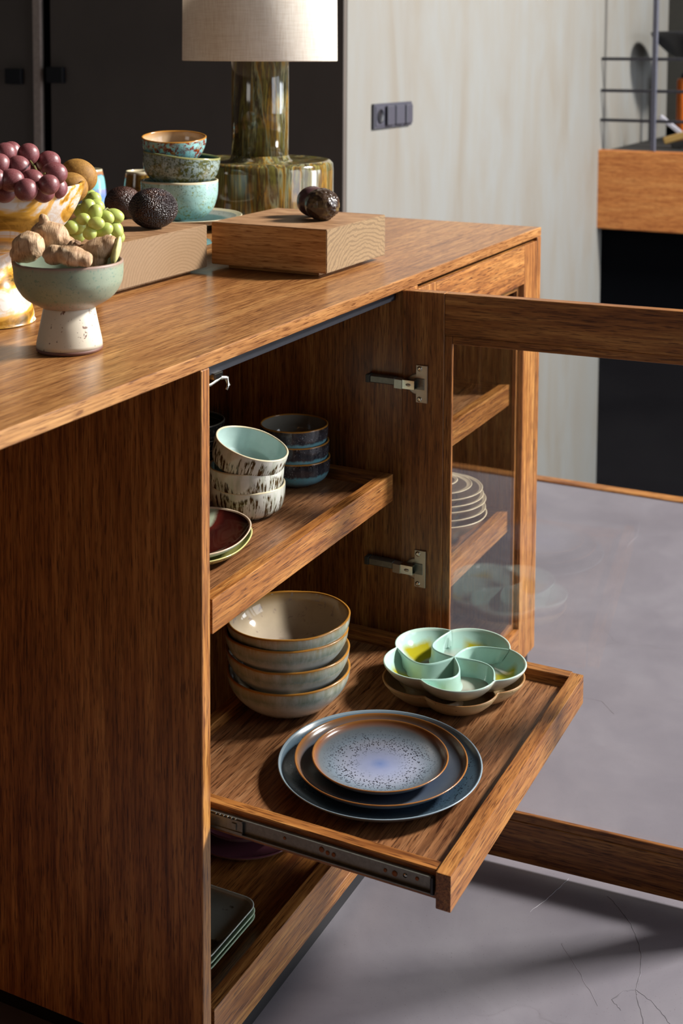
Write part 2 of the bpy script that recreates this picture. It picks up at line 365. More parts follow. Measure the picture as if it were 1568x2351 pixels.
link('cap', lathe_mesh('cap', [(0, 0, 0), (.03, 0, 0), (.03, .03, 0), (0, .034, 0)], 24), BLACKM, oc, (6.48, .775, .225), True)
br = tag(empty('hand_brush', (5.98, .68, -.15)), 'hand brush with tan bristles and pale handle lying on the landing edge', 'brush')
b1 = box('brush_back', (5.85, 5.91, .56, .72, -.135, -.095), plain('brush_black', '#1a1714', .6), br, bev=.01, seg=2); b1.rotation_euler = (math.radians(-18), 0, 0)
b2 = box('bristles', (5.85, 5.91, .57, .765, -.100, -.060), plain('tan_bristle', '#a3834a', .9, sc=300), br, bev=.006); b2.rotation_euler = (math.radians(-18), 0, 0)
b3 = box('handle', (5.87, 5.89, .52, .82, -.115, -.09), plain('pale_handle', '#a9a9b4', .4), br, bev=.004); b3.rotation_euler = (math.radians(38), 0, 0); b3.location.z += .035

# ------------------------------------------------------------------ worktop and cabinets
XE = 1.289; TT = -.0185; TD = 1.16
wt = tag(box('worktop', (-.78, XE, 0, TD, TT, 0), TOPW, bev=.0028, seg=3), 'long golden brown wooden worktop over the glass-door cabinets', 'worktop')
ws = tag(box('support_panel', (-.76, -.74, .03, TD-.03, FZ, TT-.0004), WOOD[2], bev=.0012), 'wooden end panel carrying the near overhang of the worktop', 'panel')
ib = tag(box('back_panel', (-.738, XE-.03, TD-.06, TD-.04, FZ, TT-.0004), WOOD[2], bev=.001), 'wooden back panel closing the far side under the worktop', 'panel')  # unseen panel, added to block light from the left under the worktop
CB = -.898    # underside of the cabinet bodies
CY1 = .58
def tray(cab, x0, x1, yf, zt, slide=True, label=None):
    """pull-out tray: bottom panel, front rail, side rails, back rail, slides"""
    d = .44; zb = zt-.0435
    base = box('pull_out_tray', (x0+.012, x1-.012, yf+.019, yf+d, zt-.0275, zt-.0203), TRAYW, cab, bev=0)
    if label: base['label'] = label
    box('front_rail', (x0, x1, yf, yf+.0183, zb, zt), WOOD[0], base, bev=.0014, seg=2)
    rz = zt-.0055
    for a, b in ((x0+.0112, x0+.029), (x1-.005, x1+.0155) if False else (x1-.0055, x1+.0155)):
        box('side_rail', (a, b, yf+.0205, yf+d, zb+.003, rz), WOOD[1], base, bev=.0012)
    box('back_rail', (x0+.0292, x1-.0058, yf+d-.018, yf+d, zb+.003, rz), WOOD[0], base, bev=.001)
    if slide:
        sx = x0+.0112; zc = zt-.0225
        sl = solids('slide', [(sx-.0015, sx, yf+.026, yf+d, zc-.0105, zc+.0105), (sx-.006, sx-.0015, yf+.026, yf+d, zc-.0105, zc-.009), (sx-.006, sx-.0015, yf+.026, yf+d, zc+.009, zc+.0105)], STEELD, base)
        box('slide_stop', (sx-.0065, sx-.0015, yf+.0225, yf+.0275, zc-.0112, zc+.0112), PLINTH, base, bev=.0012)
        HOLE = plain('raw_wood_hole', '#8a4f22', .7)
        for yy, zz, r in ((.045, .001, .0023), (.060, .0005, .0026), (.073, -.001, .0034), (.085, -.0005, .0022), (.152, -.001, .0026), (.160, -.001, .0026), (.168, .001, .0034), (.218, .001, .002)):
            me = lathe_mesh('fixing_hole', [(0, .0004, 0), (r, .0004, 0), (r, 0, 0), (0, 0, 0)], 14)
            h = link('fixing_hole', me, CHROME if yy == .06 else HOLE, base, (sx-.0017, yf+yy, zc+zz)); h.rotation_euler = (0, -math.pi/2, 0)
        if yf < -.1:
            bo = solids('slide_cage', [(sx-.0075, sx-.0018, -.0385, .10, zc-.0085, zc-.006), (sx-.0075, sx-.0018, -.0385, .10, zc+.006, zc+.0085), (sx-.0062, sx-.0045, -.0385, .10, zc-.0062, zc+.0062), (sx-.0078, sx-.0040, -.030, -.024, zc-.004, zc+.004)], STEELD, base)
            for i in range(6):
                link('ball_bearing', blob_mesh('ball_bearing', .0011, .0011, .0011, 2), CHROME, base, (sx-.0068, -.029+i*.0056, zc+.0096))
    return base
def hinge(cab, z, X0):
    """concealed hinge: cup plate on the door stile, arm reaching back to the cabinet side"""
    h = box('hinge', (X0+.0008, X0+.0030, -.0452, -.0262, z-.030, z+.030), STEEL, cab, bev=.0009, seg=2)
    me = lathe_mesh('hinge_cup', [(0, 0, 0), (.0150, 0, 0), (.0172, -.0006, 0), (.0176, -.002, 0), (.0176, -.003, 0), (0, -.003, 0)], 36)
    c = link('hinge_cup', me, STEEL, h, (X0+.0012, -.0272, z-.001)); c.rotation_euler = (0, -math.pi/2, 0)
    box('cup_well', (X0-.0002, X0+.0012, -.0405, -.0235, z-.009, z+.009), STEELD, h, bev=.0005)
    for s in (-1, 1):
        sc = link('screw', lathe_mesh('screw', [(0, .0010, 0), (.0014, .0016, 0), (.0034, .0014, 0), (.0042, .0002, 0), (.0042, 0, 0), (0, 0, 0)], 20), CHROME, h, (X0+.0008, -.0322, z+s*.0245)); sc.rotation_euler = (0, -math.pi/2, 0)
    a1 = solids('hinge_link', [(X0-.012, X0-.001, -.0285, -.0075, z-.0070, z-.0055), (X0-.012, X0-.001, -.0285, -.0075, z+.0055, z+.0070), (X0-.0125, X0-.0110, -.0285, -.0075, z-.0070, z+.0070)], CHROME, h)
    slot = link('link_slot', lathe_mesh('link_slot', [(0, .001, 0), (.0022, .001, 0), (.0030, .0002, 0), (.0030, 0, 0), (0, 0, 0)], 20), STEEL, h, (X0-.0126, -.0185, z)); slot.rotation_euler = (0, -math.pi/2, 0); slot.scale = (.75, 1.5, 1)
    prism('hinge_knuckle', [(X0-.014, -.0075), (X0-.0125, .006), (X0+.004, .008), (X0+.004, -.0075)], 2, z-.0075, z+.0065, STEEL, h)
    arm = solids('hinge_arm', [(X0-.0095, X0+.0045, .0065, .050, z-.0045, z+.0075)], STEELD, h, .0015)
    box('arm_cap', (X0-.0098, X0+.0048, .050, .0575, z-.0050, z+.0080), plain('hinge_cap_grey', '#3d403e', .5), h, bev=.0008)
    return h
def frame_door(cab, L, z0, z1, stile, rail, t, flip, label):
    """glazed door built in its own axes: x along the width, y through the thickness (0 = inner face)"""
    dr = bpy.data.objects.new('door', None); COL.objects.link(dr); dr.parent = cab; dr.empty_display_size = .02; dr['label'] = label
    b = .013; e = .0002
    for x0, x1 in ((0, stile), (L-stile, L)): box('stile', (x0, x1, 0, t, z0, z1), WOOD[2], dr, .0009, local=True)
    for a, c in ((z1-rail, z1), (z0, z0+rail)): box('rail', (stile+e, L-stile-e, .0003, t, a, c), WOOD[0], dr, .0009, local=True)
    # slim glazing beads on the inner side of the pane
    for ya, yb in ((.0012, .0085),):
        for x0, x1 in ((stile, stile+b), (L-stile-b, L-stile)): box('glazing_bead', (x0, x1, ya, yb, z0+rail+e, z1-rail-e), WOOD[2], dr, .0008, local=True)
        for a, c in ((z1-rail-b, z1-rail), (z0+rail, z0+rail+b)): box('glazing_bead', (stile+b+e, L-stile-b-e, ya, yb, a, c), WOOD[0], dr, .0008, local=True)
    box('glass_pane', (stile+.003, L-stile-.003, .0088, .0122, z0+rail+.003, z1-rail-.003), GLASS, dr, 0, local=True)
    return dr
# --- cabinet with the open door
PX = .575
ca = tag(empty('cabinet', (.28, .29, FZ)), 'wooden cabinet with its glass door swung open and one tray pulled out', 'cabinet', 'cabinets under the worktop')
box('side_panel', (-.0188, 0, 0, CY1, CB, TT-.0004), WOOD[2], ca, .0010)
box('side_panel', (PX, PX+.019, -.0012, CY1, CB, TT-.0004), WOOD[2], ca, .0008)
box('filler_strip', (PX+.0195, .6165, -.0012, .03, CB, TT-.0004), WOOD[2], ca, .0008)
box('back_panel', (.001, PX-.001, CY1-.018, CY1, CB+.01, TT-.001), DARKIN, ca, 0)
box('bottom_panel', (.001, PX-.001, .022, CY1-.019, -.8795, -.8525), WOOD[0], ca, 0)
box('grip_rail', (.0008, PX-.0008, .0125, .045, -.0345, TT-.0005), BLACKM, ca, .0006)
box('bottom_rail', (.0054, PX-.003, -.001, .0185, -.8778, -.8316), WOOD[0], ca, .0014, 2)
box('lower_rail', (.0054, PX-.003, -.0004, .0185, -.8985, -.8784), WOOD[0], ca, .0010)
box('plinth', (-.003, PX+.03, .0085, .055, FZ, CB-.0006), PLINTH, ca, 0); box('plinth', (-.003, .03, .056, CY1, FZ, CB-.0006), PLINTH, ca, 0)
tray(ca, .0054, .5426, .0003, -.3061)
DY = -.313
tray(ca, .0054, .5426, DY, -.5657)
# chrome catch under the grip rail
ct = bmesh.new(); tube(ct, [(0, 0, 0), (.012, -.002, -.001), (.022, -.004, .003), (.028, -.006, .001), (.030, -.007, -.006), (.027, -.007, -.010)], [.0016, .0018, .0022, .0022, .0018, .0012], 10)
k = link('door_catch', mesh_of(ct, 'door_catch'), CHROME, ca, (.006, .018, -.0455), True); k['label'] = 'chrome catch'; k.scale = (1.75, 1.3, 1.3)
ct = bmesh.new(); bmesh.ops.create_cube(ct, size=1, matrix=Matrix.Diagonal((.012, .012, .006, 1))); bmesh.ops.bevel(ct, geom=list(ct.edges), offset=.001, segments=2, affect='EDGES')
link('catch_body', mesh_of(ct, 'catch_body'), CHROME, k, (.022, .016, -.0385))
DX0 = .570; ANG = math.atan2(-1, .0702)
da = frame_door(ca, .592, -.9136, -.0169, .0690, .0665, .0205, 1, 'glazed wooden door standing open')
da.rotation_euler = (0, 0, ANG); da.location = Vector((DX0+.0002, -.0023, 0))-world_loc(ca)
for z in (-.164, -.464): hinge(ca, z, DX0-.0012)
# --- cabinet with the closed door
cb = tag(empty('cabinet', (.95, .29, FZ)), 'wooden cabinet with its glass door closed at the far end of the worktop', 'cabinet', 'cabinets under the worktop')
BX0, BX1 = .617, XE
box('side_panel', (BX0, BX0+.019, 0, CY1, CB, TT-.0004), WOOD[2], cb, .0008); box('side_panel', (BX1-.0245, BX1, 0, CY1, CB, TT-.0004), WOOD[2], cb, .0012)
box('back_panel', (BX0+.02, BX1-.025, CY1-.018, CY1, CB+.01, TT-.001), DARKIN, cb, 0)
box('bottom_panel', (BX0+.02, BX1-.025, .024, CY1-.019, CB, -.8525), WOOD[0], cb, 0)
box('grip_rail', (BX0+.0198, BX1-.0252, .0125, .045, -.024, TT-.0005), BLACKM, cb, .0006)
box('plinth', (PX+.031, BX1-.02, .0085, .055, FZ, CB-.0006), PLINTH, cb, 0); box('plinth', (BX1-.05, BX1-.02, .056, CY1, FZ, CB-.0006), PLINTH, cb, 0)
DB0, DB1 = BX0+.0215, BX1-.0270
db = frame_door(cb, DB1-DB0, -.896, -.0256, .0780, .0775, .0195, 1, 'glazed wooden door, closed')
db.rotation_euler = (0, 0, math.pi); db.location = Vector((DB1, .0195, 0))-world_loc(cb)
for zt in (-.3061, -.5680): tray(cb, BX0+.032, BX1-.115, .0225, zt)
for d in (ca, cb): pass

# ------------------------------------------------------------------ glazes
def glaze(name, axis, lo, hi, stops, specks=(), rough=.14, streak=None, mott=.12, warp=0.0, bump=0.0):
    """colour runs along height ('z') or radius ('r') of the vessel; specks: (scale, threshold, colour, patchiness)"""
    k = NT(name); v = k.vec()
    t = k.sep()[2] if axis == 'z' else k.rad()
    if warp:
        wv = k.vec((95, 95, 7) if axis == 'z' else (40, 40, 40)); t = k.math('ADD', t, k.math('MULTIPLY', k.math('SUBTRACT', k.noise(wv, 1.0, 5, .7), .5), warp))
    c = k.ramp(k.rng(t, lo, hi), [(p, lin(h)) for p, h in stops])
    if streak:
        sv = k.vec((60, 60, 9)); c = k.mix(k.ramp(k.noise(sv, 1.4, 5, .7), [(.45, 0.0), (.68, streak[1])]), c, lin(streak[0]))
    m = k.noise(v, 55, 5, .65); c = k.mix(k.ramp(m, [(.3, mott), (.7, 0.0)]), c, (0.02, .02, .02, 1))
    for sc, th, h, patch in specks:
        f = k.noise(v, sc, 3, .6, .3); msk = k.ramp(f, [(th, 0.0), (th+.035, 1.0)])
        if patch:
            pm = k.ramp(k.noise(v, patch[0], 3, .6), [(patch[1], 0.0), (patch[1]+.14, 1.0)]); msk = k.mix(1.0, msk, pm, 'MULTIPLY')
        c = k.mix(msk, c, lin(h))
    if bump: k.bump(m, bump, .002)
    return k.done(c, rough, 0, .5)
def solid_glaze(name, h, rough=.14, mott=.1, specks=()): return glaze(name, 'z', 0, 1, [(0, h), (1, h)], specks, rough, None, mott)
RIMO = solid_glaze('ochre_rim', '#a9742f', .2); RIMB = solid_glaze('brown_rim', '#8a5a2c', .2); RIMC = solid_glaze('cream_rim', '#c9bd9f', .2)
def vessel(name, outer, t, mats, loc, label, cat, group=None, wob=None, seg=72, tilt=None, inner=None):
    o = link(name, lathe_mesh(name, vessel_prof(outer, t, inner=inner), seg, wob), mats, None, loc)
    for m in mats[len(o.data.materials):]: o.data.materials.append(m)
    if tilt: o.rotation_euler = tilt
    return tag(o, label, cat, group)
# slots must stay three long even when a glaze repeats
def mats3(a, b, c): return [a, b, c]

# --- three bowls on a low footed plate beside the lamp
bp = at(413, 500, 2.45); bx, by = bp.x, bp.y
PLI = glaze('plate_teal_grey', 'r', 0, .118, [(0, '#4a6b6c'), (.70, '#53706f'), (.76, '#8d938c'), (1, '#9a9a90')], [(260, .62, '#5c5f52', None)], .22)
vessel('footed_plate', [(0, 0), (.055, 0), (.056, .004), (.042, .016), (.040, .030), (.060, .037), (.100, .045), (.1165, .054)], .0045, mats3(PLI, RIMC, PLI), (bx, by, .0002), 'grey plate with dark teal centre under the stack of three bowls', 'plate')
G1 = glaze('aqua_olive_speckle', 'z', 0, .075, [(0, '#7fa8a2'), (1, '#a3c4bf')], [(170, .555, '#77804a', (28, .40)), (420, .60, '#4f6254', None)], .16)
G1i = solid_glaze('aqua_inside', '#7b9c98')
vessel('bowl', [(0, 0), (.040, 0), (.050, .003), (.063, .018), (.0705, .042), (.0718, .070)], .0038, mats3(G1, RIMC, G1i), (bx, by, .0495), 'pale aqua speckled bowl, lowest of the stack beside the lamp', 'bowl', 'stacked bowls beside the lamp', wobble(1, .008))
G2 = glaze('grey_olive_crackle', 'z', 0, .07, [(0, '#6f7f74'), (.5, '#8f9f9c'), (1, '#8e9c96')], [(130, .49, '#565a2c', (22, .33)), (330, .55, '#39463a', None)], .16, None, .2)
G2i = solid_glaze('deep_teal_inside', '#2c4745', .1)
vessel('bowl', [(0, 0), (.040, 0), (.050, .003), (.064, .016), (.0705, .034), (.0718, .056)], .0038, mats3(G2, solid_glaze('olive_rim', '#8b8a5a'), G2i), (bx-.002, by, .112), 'grey bowl with olive mottling, in the middle of the stack beside the lamp', 'bowl', 'stacked bowls beside the lamp', wobble(2, .008), tilt=(math.radians(-1.5), math.radians(-2), 0)).rotation_euler = (math.radians(5.2), math.radians(2.8), 0)
G3 = glaze('turquoise_rust_blotch', 'z', 0, .05, [(0, '#74b5b4'), (1, '#8fc0c0')], [(150, .50, '#75301f', (26, .38)), (110, .60, '#a8702c', (26, .42)), (330, .57, '#5a2a25', (30, .36))], .12)
G3i = glaze('tan_inside', 'z', 0, .05, [(0, '#a58f78'), (.75, '#b79c7c'), (1, '#a9763a')], (), .1)
vessel('bowl', [(0, 0), (.030, 0), (.038, .002), (.052, .016), (.0592, .034), (.0605, .047)], .0034, mats3(G3, RIMO, G3i), at(400, 314, 2.45)-Vector((0, 0, .046)), 'small turquoise bowl with rust blotches, topmost of the stack beside the lamp', 'bowl', 'stacked bowls beside the lamp', wobble(3, .01)).rotation_euler = (math.radians(3.6), math.radians(-6.2), 0)

# --- lamp
lp = at(597, 500, 2.75); lx, ly = lp.x, lp.y
def lampglaze():
    k = NT('drip_glaze'); f = k.noise(k.vec((27, 27, 2.6)), 1.0, 6, .62, .35)
    c = k.ramp(f, [(.28, lin('#1c1612')), (.37, lin('#3d2f1c')), (.43, lin('#66622f')), (.47, lin('#3a3022')), (.505, lin('#7d8062')), (.54, lin('#8a6a24')), (.575, lin('#4a3a26')), (.62, lin('#6f6a3a')), (.67, lin('#a88a3c')), (.74, lin('#3a2a22'))])
    g = k.noise(k.vec((70, 70, 5)), 1.0, 4, .6); c = k.mix(k.ramp(g, [(.36, .7), (.55, 0.0)]), c, lin('#332619'))
    return k.done(c, .10, 0, .55, .3)
LG = lampglaze()
lm = tag(empty('table_lamp', (lx, ly, 0)), 'table lamp with brown and olive drip-glazed base and cream linen shade', 'lamp')
Rd, Rc, Rs, Zd, Zs = .1537, .0595, .161, .1345, .340
dp = [(0, .0005), (.146, .0005), (.1525, .004), (Rd, .012), (Rd, .115), (.1525, .128), (.146, Zd), (.136, Zd+.0005), (.128, Zd-.002), (.10, Zd-.004), (Rc+.012, Zd-.003), (Rc+.004, Zd+.001), (Rc, Zd+.010)]
link('lamp_base', lathe_mesh('lamp_base', [(r, z, 0) for r, z in dp]+[(Rc-.01, Zd+.010, 0), (0, Zd+.010, 0)], 96), LG, lm, (lx, ly, 0))
link('lamp_column', lathe_mesh('lamp_column', [(0, 0, 0), (Rc, 0, 0), (Rc+.0004, .10, 0), (Rc, .235, 0), (Rc-.008, .243, 0), (0, .243, 0)], 80), LG, lm, (lx, ly, Zd+.009))
def linen():
    k = NT('cream_linen'); a = k.noise(k.vec((400, 400, 30)), 1, 2); b = k.noise(k.vec((25, 25, 700)), 1, 2)
    c = k.ramp(k.math('ADD', k.math('MULTIPLY', a, .5), k.math('MULTIPLY', b, .5)), [(.35, lin('#ddd3c5')), (.6, lin('#f0eae0'))])
    k.bump(a, .15, .001); df = k.b; k.done(c, .9, 0, .1)
    tl = k.n('ShaderNodeBsdfTranslucent'); k.l(c, tl.inputs[0]); mx = k.n('ShaderNodeMixShader'); mx.inputs[0].default_value = .30
    k.l(df.outputs[0], mx.inputs[1]); k.l(tl.outputs[0], mx.inputs[2]); k.l(mx.outputs[0], k.out.inputs[0]); return k.m
sh = link('lamp_shade', lathe_mesh('lamp_shade', [(Rs-.0025, .001, 0), (Rs-.001, 0, 0), (Rs, .0015, 0), (Rs-.003, .30, 0), (Rs-.0045, .3015, 0), (Rs-.006, .30, 0), (Rs-.0025, .001, 0)], 96), linen(), lm, (lx, ly, Zs))
rod('lamp_stem', (lx, ly, Zd+.24), (lx, ly, Zs+.16), .008, BLACKM, lm)
rg = bmesh.new()
for a in range(3): tube(rg, [(0, 0, 0), (math.cos(a*2.094)*(Rs-.004), math.sin(a*2.094)*(Rs-.004), 0)], .0015, 6)
link('shade_spider', mesh_of(rg, 'shade_spider'), BLACKM, lm, (lx, ly, Zs+.16))

# --- cutting boards
def endgrain(name, ax, cx, cz, cols, freq, turb):
    """growth rings on the sawn end, long grain on the other faces"""
    k = NT(name); o = k.sep(); n1 = k.noise(k.vec((1, 1, 1), False), 9, 4, .6, .4)
    a = k.math('SUBTRACT', o[ax], cx); b = k.math('SUBTRACT', o[2], cz)
    r = k.math('SQRT', k.math('ADD', k.math('MULTIPLY', a, a), k.math('MULTIPLY', k.math('MULTIPLY', b, b), 1.7)))
    w_ = k.math('SINE', k.math('MULTIPLY', k.math('ADD', r, k.math('MULTIPLY', n1, turb)), freq))
    c = k.ramp(k.rng(w_, -1, 1), [(0, lin(cols[0])), (.45, lin(cols[1])), (.8, lin(cols[2])), (1, lin(cols[1]))])
    c = k.mix(k.ramp(k.noise(k.vec((300, 300, 300)), 1, 2), [(.35, .4), (.5, 0.0)]), c, lin(cols[0]))
    return k.done(c, .55, 0, .3)
LONGB = wood('board_long_grain', 1, '#a2764a', '#c39868', '#d8b286', .5, spec=.3); TOPB = wood('board_top_grain', 1, '#8a6547', '#a47f5c', '#b38f6b', .5, spec=.3)
END1 = endgrain('board_end_grain', 0, .02, -.085, ('#6d583f', '#7d6649', '#8f7757'), 640, .06)
END2 = endgrain('board_end_grain_close', 0, .06, -.06, ('#786046', '#80674c', '#876e54'), 900, .03)
def board(b, endm, label, foot):
    x0, x1, y0, y1, z0, z1 = b
    t = tag(empty('cutting_board', ((x0+x1)/2, (y0+y1)/2, 0)), label, 'cutting board', 'thick cutting boards')
    bm = bmesh.new(); bmesh.ops.create_cube(bm, size=1, matrix=Matrix.Diagonal((x1-x0, y1-y0, z1-z0, 1)))
    bmesh.ops.bevel(bm, geom=list(bm.edges), offset=.0012, segments=2, affect='EDGES'); bm.normal_update()
    for f in bm.faces: f.material_index = 2 if abs(f.normal.y) > .7 else (1 if f.normal.z > .5 else 0)
    o = link('block', mesh_of(bm, 'block'), [LONGB, TOPB, endm], t, ((x0+x1)/2, (y0+y1)/2, (z0+z1)/2))
    box('foot', (foot[0], foot[1], foot[2], foot[3], 0.0003, z0), LONGB, t, .0006)
    return t
board((.5205, .744, .108, .322, .008, .0782), END1, 'thick square cutting board with wavy end grain, in front of the lamp', (.5385, .70, .131, .30))
board((.205, .4890, .3105, .54, .008, .0775), END2, 'thick cutting board with fine ring end grain, carrying the avocados', (.225, .470, .330, .52))

# --- avocados and passion fruit
def bumpy(name, cols, sc, strength, rough, big=0):
    k = NT(name); v = k.vec(); vo = k.n('ShaderNodeTexVoronoi'); vo.inputs['Scale'].default_value = sc; k.l(v, vo.inputs['Vector'])
    f = k.noise(v, 30, 4); c = k.ramp(f, [(.35, lin(cols[0])), (.55, lin(cols[1])), (.7, lin(cols[2]))])
    k.bump(vo.outputs['Distance'], strength, .003); return k.done(c, rough, 0, .5)
AVO = bumpy('avocado_skin', ('#1b1315', '#2a1e20', '#4a2a17'), 420, .9, .33)
def pear(d): return 1+.10*d.x-.05*d.x*d.x+.012*mn.noise(d*3)+.010*mn.noise(d*17)
def fruit(name, mesh, mat, loc, rot, label, cat, group=None):
    o = link(name, mesh, mat, None, loc); o.rotation_euler = rot; return tag(o, label, cat, group)
a1 = at(346, 478, 2.075)
fruit('avocado', blob_mesh('avocado', .041, .033, .0325, 5, pear), AVO, (a1.x, a1.y, .0778+.0320), (0, 0, math.radians(-58)), 'large dark pebbly avocado at the front of the cutting board', 'avocado', 'avocados on the board')
a2 = at(287, 482, 2.20)
fruit('avocado', blob_mesh('avocado', .033, .028, .0275, 5, pear), bumpy('avocado_skin_brown', ('#2a1712', '#3a2119', '#4d2c1e'), 420, .6, .4), (a2.x, a2.y, .0778+.0270), (0, 0, math.radians(110)), 'smaller brown avocado half hidden behind the large one', 'avocado', 'avocados on the board')
def wrinkle(d):
    m = max(0, min(1, (d.x*.6-d.y*.6+.25)*1.6)); q = d*5.5; q += Vector((mn.noise(d*4), mn.noise(d*4+Vector((5, 0, 0))), mn.noise(d*4+Vector((0, 7, 0)))))*1.2
    return 1+m*.075*(abs(mn.noise(q))*2-.45)+.01*mn.noise(d*2)
PAS = bumpy('passion_fruit_skin', ('#2a1d17', '#3c2c20', '#75643e'), 130, .5, .26)
p1 = at(739, 467, 2.184)
fruit('passion_fruit', blob_mesh('passion_fruit', .0292, .0290, .0272, 5, wrinkle), PAS, (p1.x, p1.y, .0785+.0265), (0, 0, 0), 'wrinkled dark passion fruit, the nearer of two on the square board', 'passion fruit', 'passion fruit on the board')
p2 = at(721, 458, 2.235)
fruit('passion_fruit', blob_mesh('passion_fruit', .0268, .0268, .0262, 5, lambda d: 1+.012*mn.noise(d*2)), bumpy('passion_fruit_smooth', ('#3a2426', '#4a3133', '#5c4140'), 120, .08, .3), (p2.x-.002, p2.y+.002, .0785+.0258), (0, 0, 1), 'smooth purple-brown passion fruit behind the wrinkled one', 'passion fruit', 'passion fruit on the board')

# --- cups at the far side
CUPB = glaze('blue_dip_glaze', 'z', 0, .088, [(0, '#8fb5cf'), (.28, '#5f86c4'), (.46, '#8f93c4'), (.52, '#7ec0c4'), (.80, '#84c8c8'), (.84, '#5a7f98'), (.86, '#9d6a45'), (1, '#b08a68')], (), .12, None, .1, .02)
c1 = at(203, 476, 3.03)
vessel('tumbler', [(0, 0), (.036, 0), (.0395, .003), (.041, .020), (.0385, .055), (.032, .0865)], .003, mats3(CUPB, RIMC, solid_glaze('tumbler_inside', '#a8b4ac')), (c1.x, c1.y, .0003), 'small tumbler in blue and turquoise dip glaze behind the grapes', 'tumbler', 'tumblers at the back of the worktop')
CUPN = glaze('amber_brown_glaze', 'z', 0, .09, [(0, '#5d4419'), (.6, '#6e511d'), (.92, '#7c5d22'), (1, '#cbb9a8')], [(120, .58, '#3c2a10', None)], .08)
c2 = at(325, 486, 2.95)
vessel('tumbler', [(0, 0), (.036, 0), (.0395, .003), (.0405, .02), (.0390, .055), (.0345, .0905)], .003, mats3(CUPN, RIMC, solid_glaze('tumbler_inside_b', '#8a7a60')), (c2.x, c2.y, .0003), 'small amber brown tumbler behind the avocados', 'tumbler', 'tumblers at the back of the worktop')

# --- ginger in a footed bowl
gx, gy = -.0662, .1555
fb = tag(empty('footed_bowl', (gx, gy, 0)), 'small footed bowl with sage green cup on a speckled cream stem, holding ginger', 'bowl')
GBO = glaze('sage_matte', 'z', .048, .108, [(0, '#a58f7c'), (.20, '#a39382'), (.34, '#8b9480'), (.9, '#8a957f'), (1, '#8c7f70')], [(260, .60, '#6b8272', None), (420, .66, '#6d5a4a', None)], .42, None, .12)
STM = solid_glaze('speckled_cream', '#c9bfac', .5, .08, [(95, .655, '#6b4a3a', None), (170, .665, '#4d3a34', None)])
cup = [(0, .0525), (.028, .0525), (.036, .0555), (.052, .0655), (.0618, .080), (.0643, .092), (.0645, .1080)]
link('cup', lathe_mesh('cup', vessel_prof([(r, z) for r, z in cup], .0035), 80), [GBO, solid_glaze('raw_rim', '#8d7466', .5), solid_glaze('sage_inside', '#75806d', .4)], fb, (gx, gy, 0))
link('stem', lathe_mesh('stem', [(0, .0052, 0), (.0392, .0052, 0), (.0390, .010, 0), (.0305, .052, 0), (.0285, .0545, 0), (0, .0545, 0)], 72), STM, fb, (gx, gy, 0))
link('foot_ring', lathe_mesh('foot_ring', [(0, .0004, 0), (.0375, .0004, 0), (.0392, .002, 0), (.0394, .0050, 0), (0, .0052, 0)], 72), solid_glaze('raw_brown_clay', '#6a4438', .6), fb, (gx, gy, 0))
def gingermat():
    k = NT('ginger_skin'); v = k.vec((1, 1, 1)); f = k.noise(v, 45, 6, .65, .4)
    c = k.ramp(f, [(.3, lin('#8f6d50')), (.44, lin('#b2906e')), (.58, lin('#c8a886')), (.74, lin('#dac3a6'))])
    r = k.noise(k.vec((330, 60, 60)), 1.0, 4, .6, 1.0); c = k.mix(k.ramp(r, [(.34, .75), (.47, 0.0)]), c, lin('#7d5c40')); k.bump(k.math('ADD', r, k.math('MULTIPLY', f, .7)), .5, .0025)
    return k.done(c, .6, 0, .3)
GIN = gingermat(); GCUT = plain('cut_ginger', '#d9d08a', .5, sc=200); GSTUB = plain('ginger_scar', '#7a5b40', .8, sc=200)
def ginger(pos, lobes, label, cut=None, scar=None):
    """rhizome: overlapping lobes fused into one skin"""
    bm = bmesh.new()
    for (cx, cy, cz, rx, ry, rz, ang) in lobes:
        M = Matrix.Translation((cx, cy, cz)) @ Matrix.Rotation(ang, 4, 'Y') @ Matrix.Diagonal((rx, ry, rz, 1)); bmesh.ops.create_icosphere(bm, subdivisions=3, radius=1, matrix=M)
    for v in bm.verts: v.co *= 1+.10*mn.noise(v.co*55+Vector(pos)*50)+.12*mn.noise(v.co*120+Vector(pos)*30)
    o = link('ginger_root', mesh_of(bm, 'ginger_root'), GIN, None, pos)
    m = o.modifiers.new('fuse', 'REMESH'); m.mode = 'VOXEL'; m.voxel_size = .0012; m.use_smooth_shade = True
    sm = o.modifiers.new('soft', 'SMOOTH'); sm.iterations = 4; sm.factor = .5
    o.rotation_euler = (0, 0, YAW-math.pi/2); tag(o, label, 'ginger', 'ginger roots in the footed bowl')
    if scar:
        s = link('scar', blob_mesh('scar', .0060, .0050, .0032, 3, lambda d: 1+.55*mn.noise(d*5)), GSTUB, None); s.parent = o; s.location = scar
    if cut:
        s = link('cut_face', blob_mesh('cut_face', *cut[3:6], 3, lambda d: 1+.08*mn.noise(d*5)), GCUT, None); s.parent = o; s.location = cut[:3]; s.rotation_euler = (0, .25, 0); s['label'] = 'pale yellow cut end'
    return o
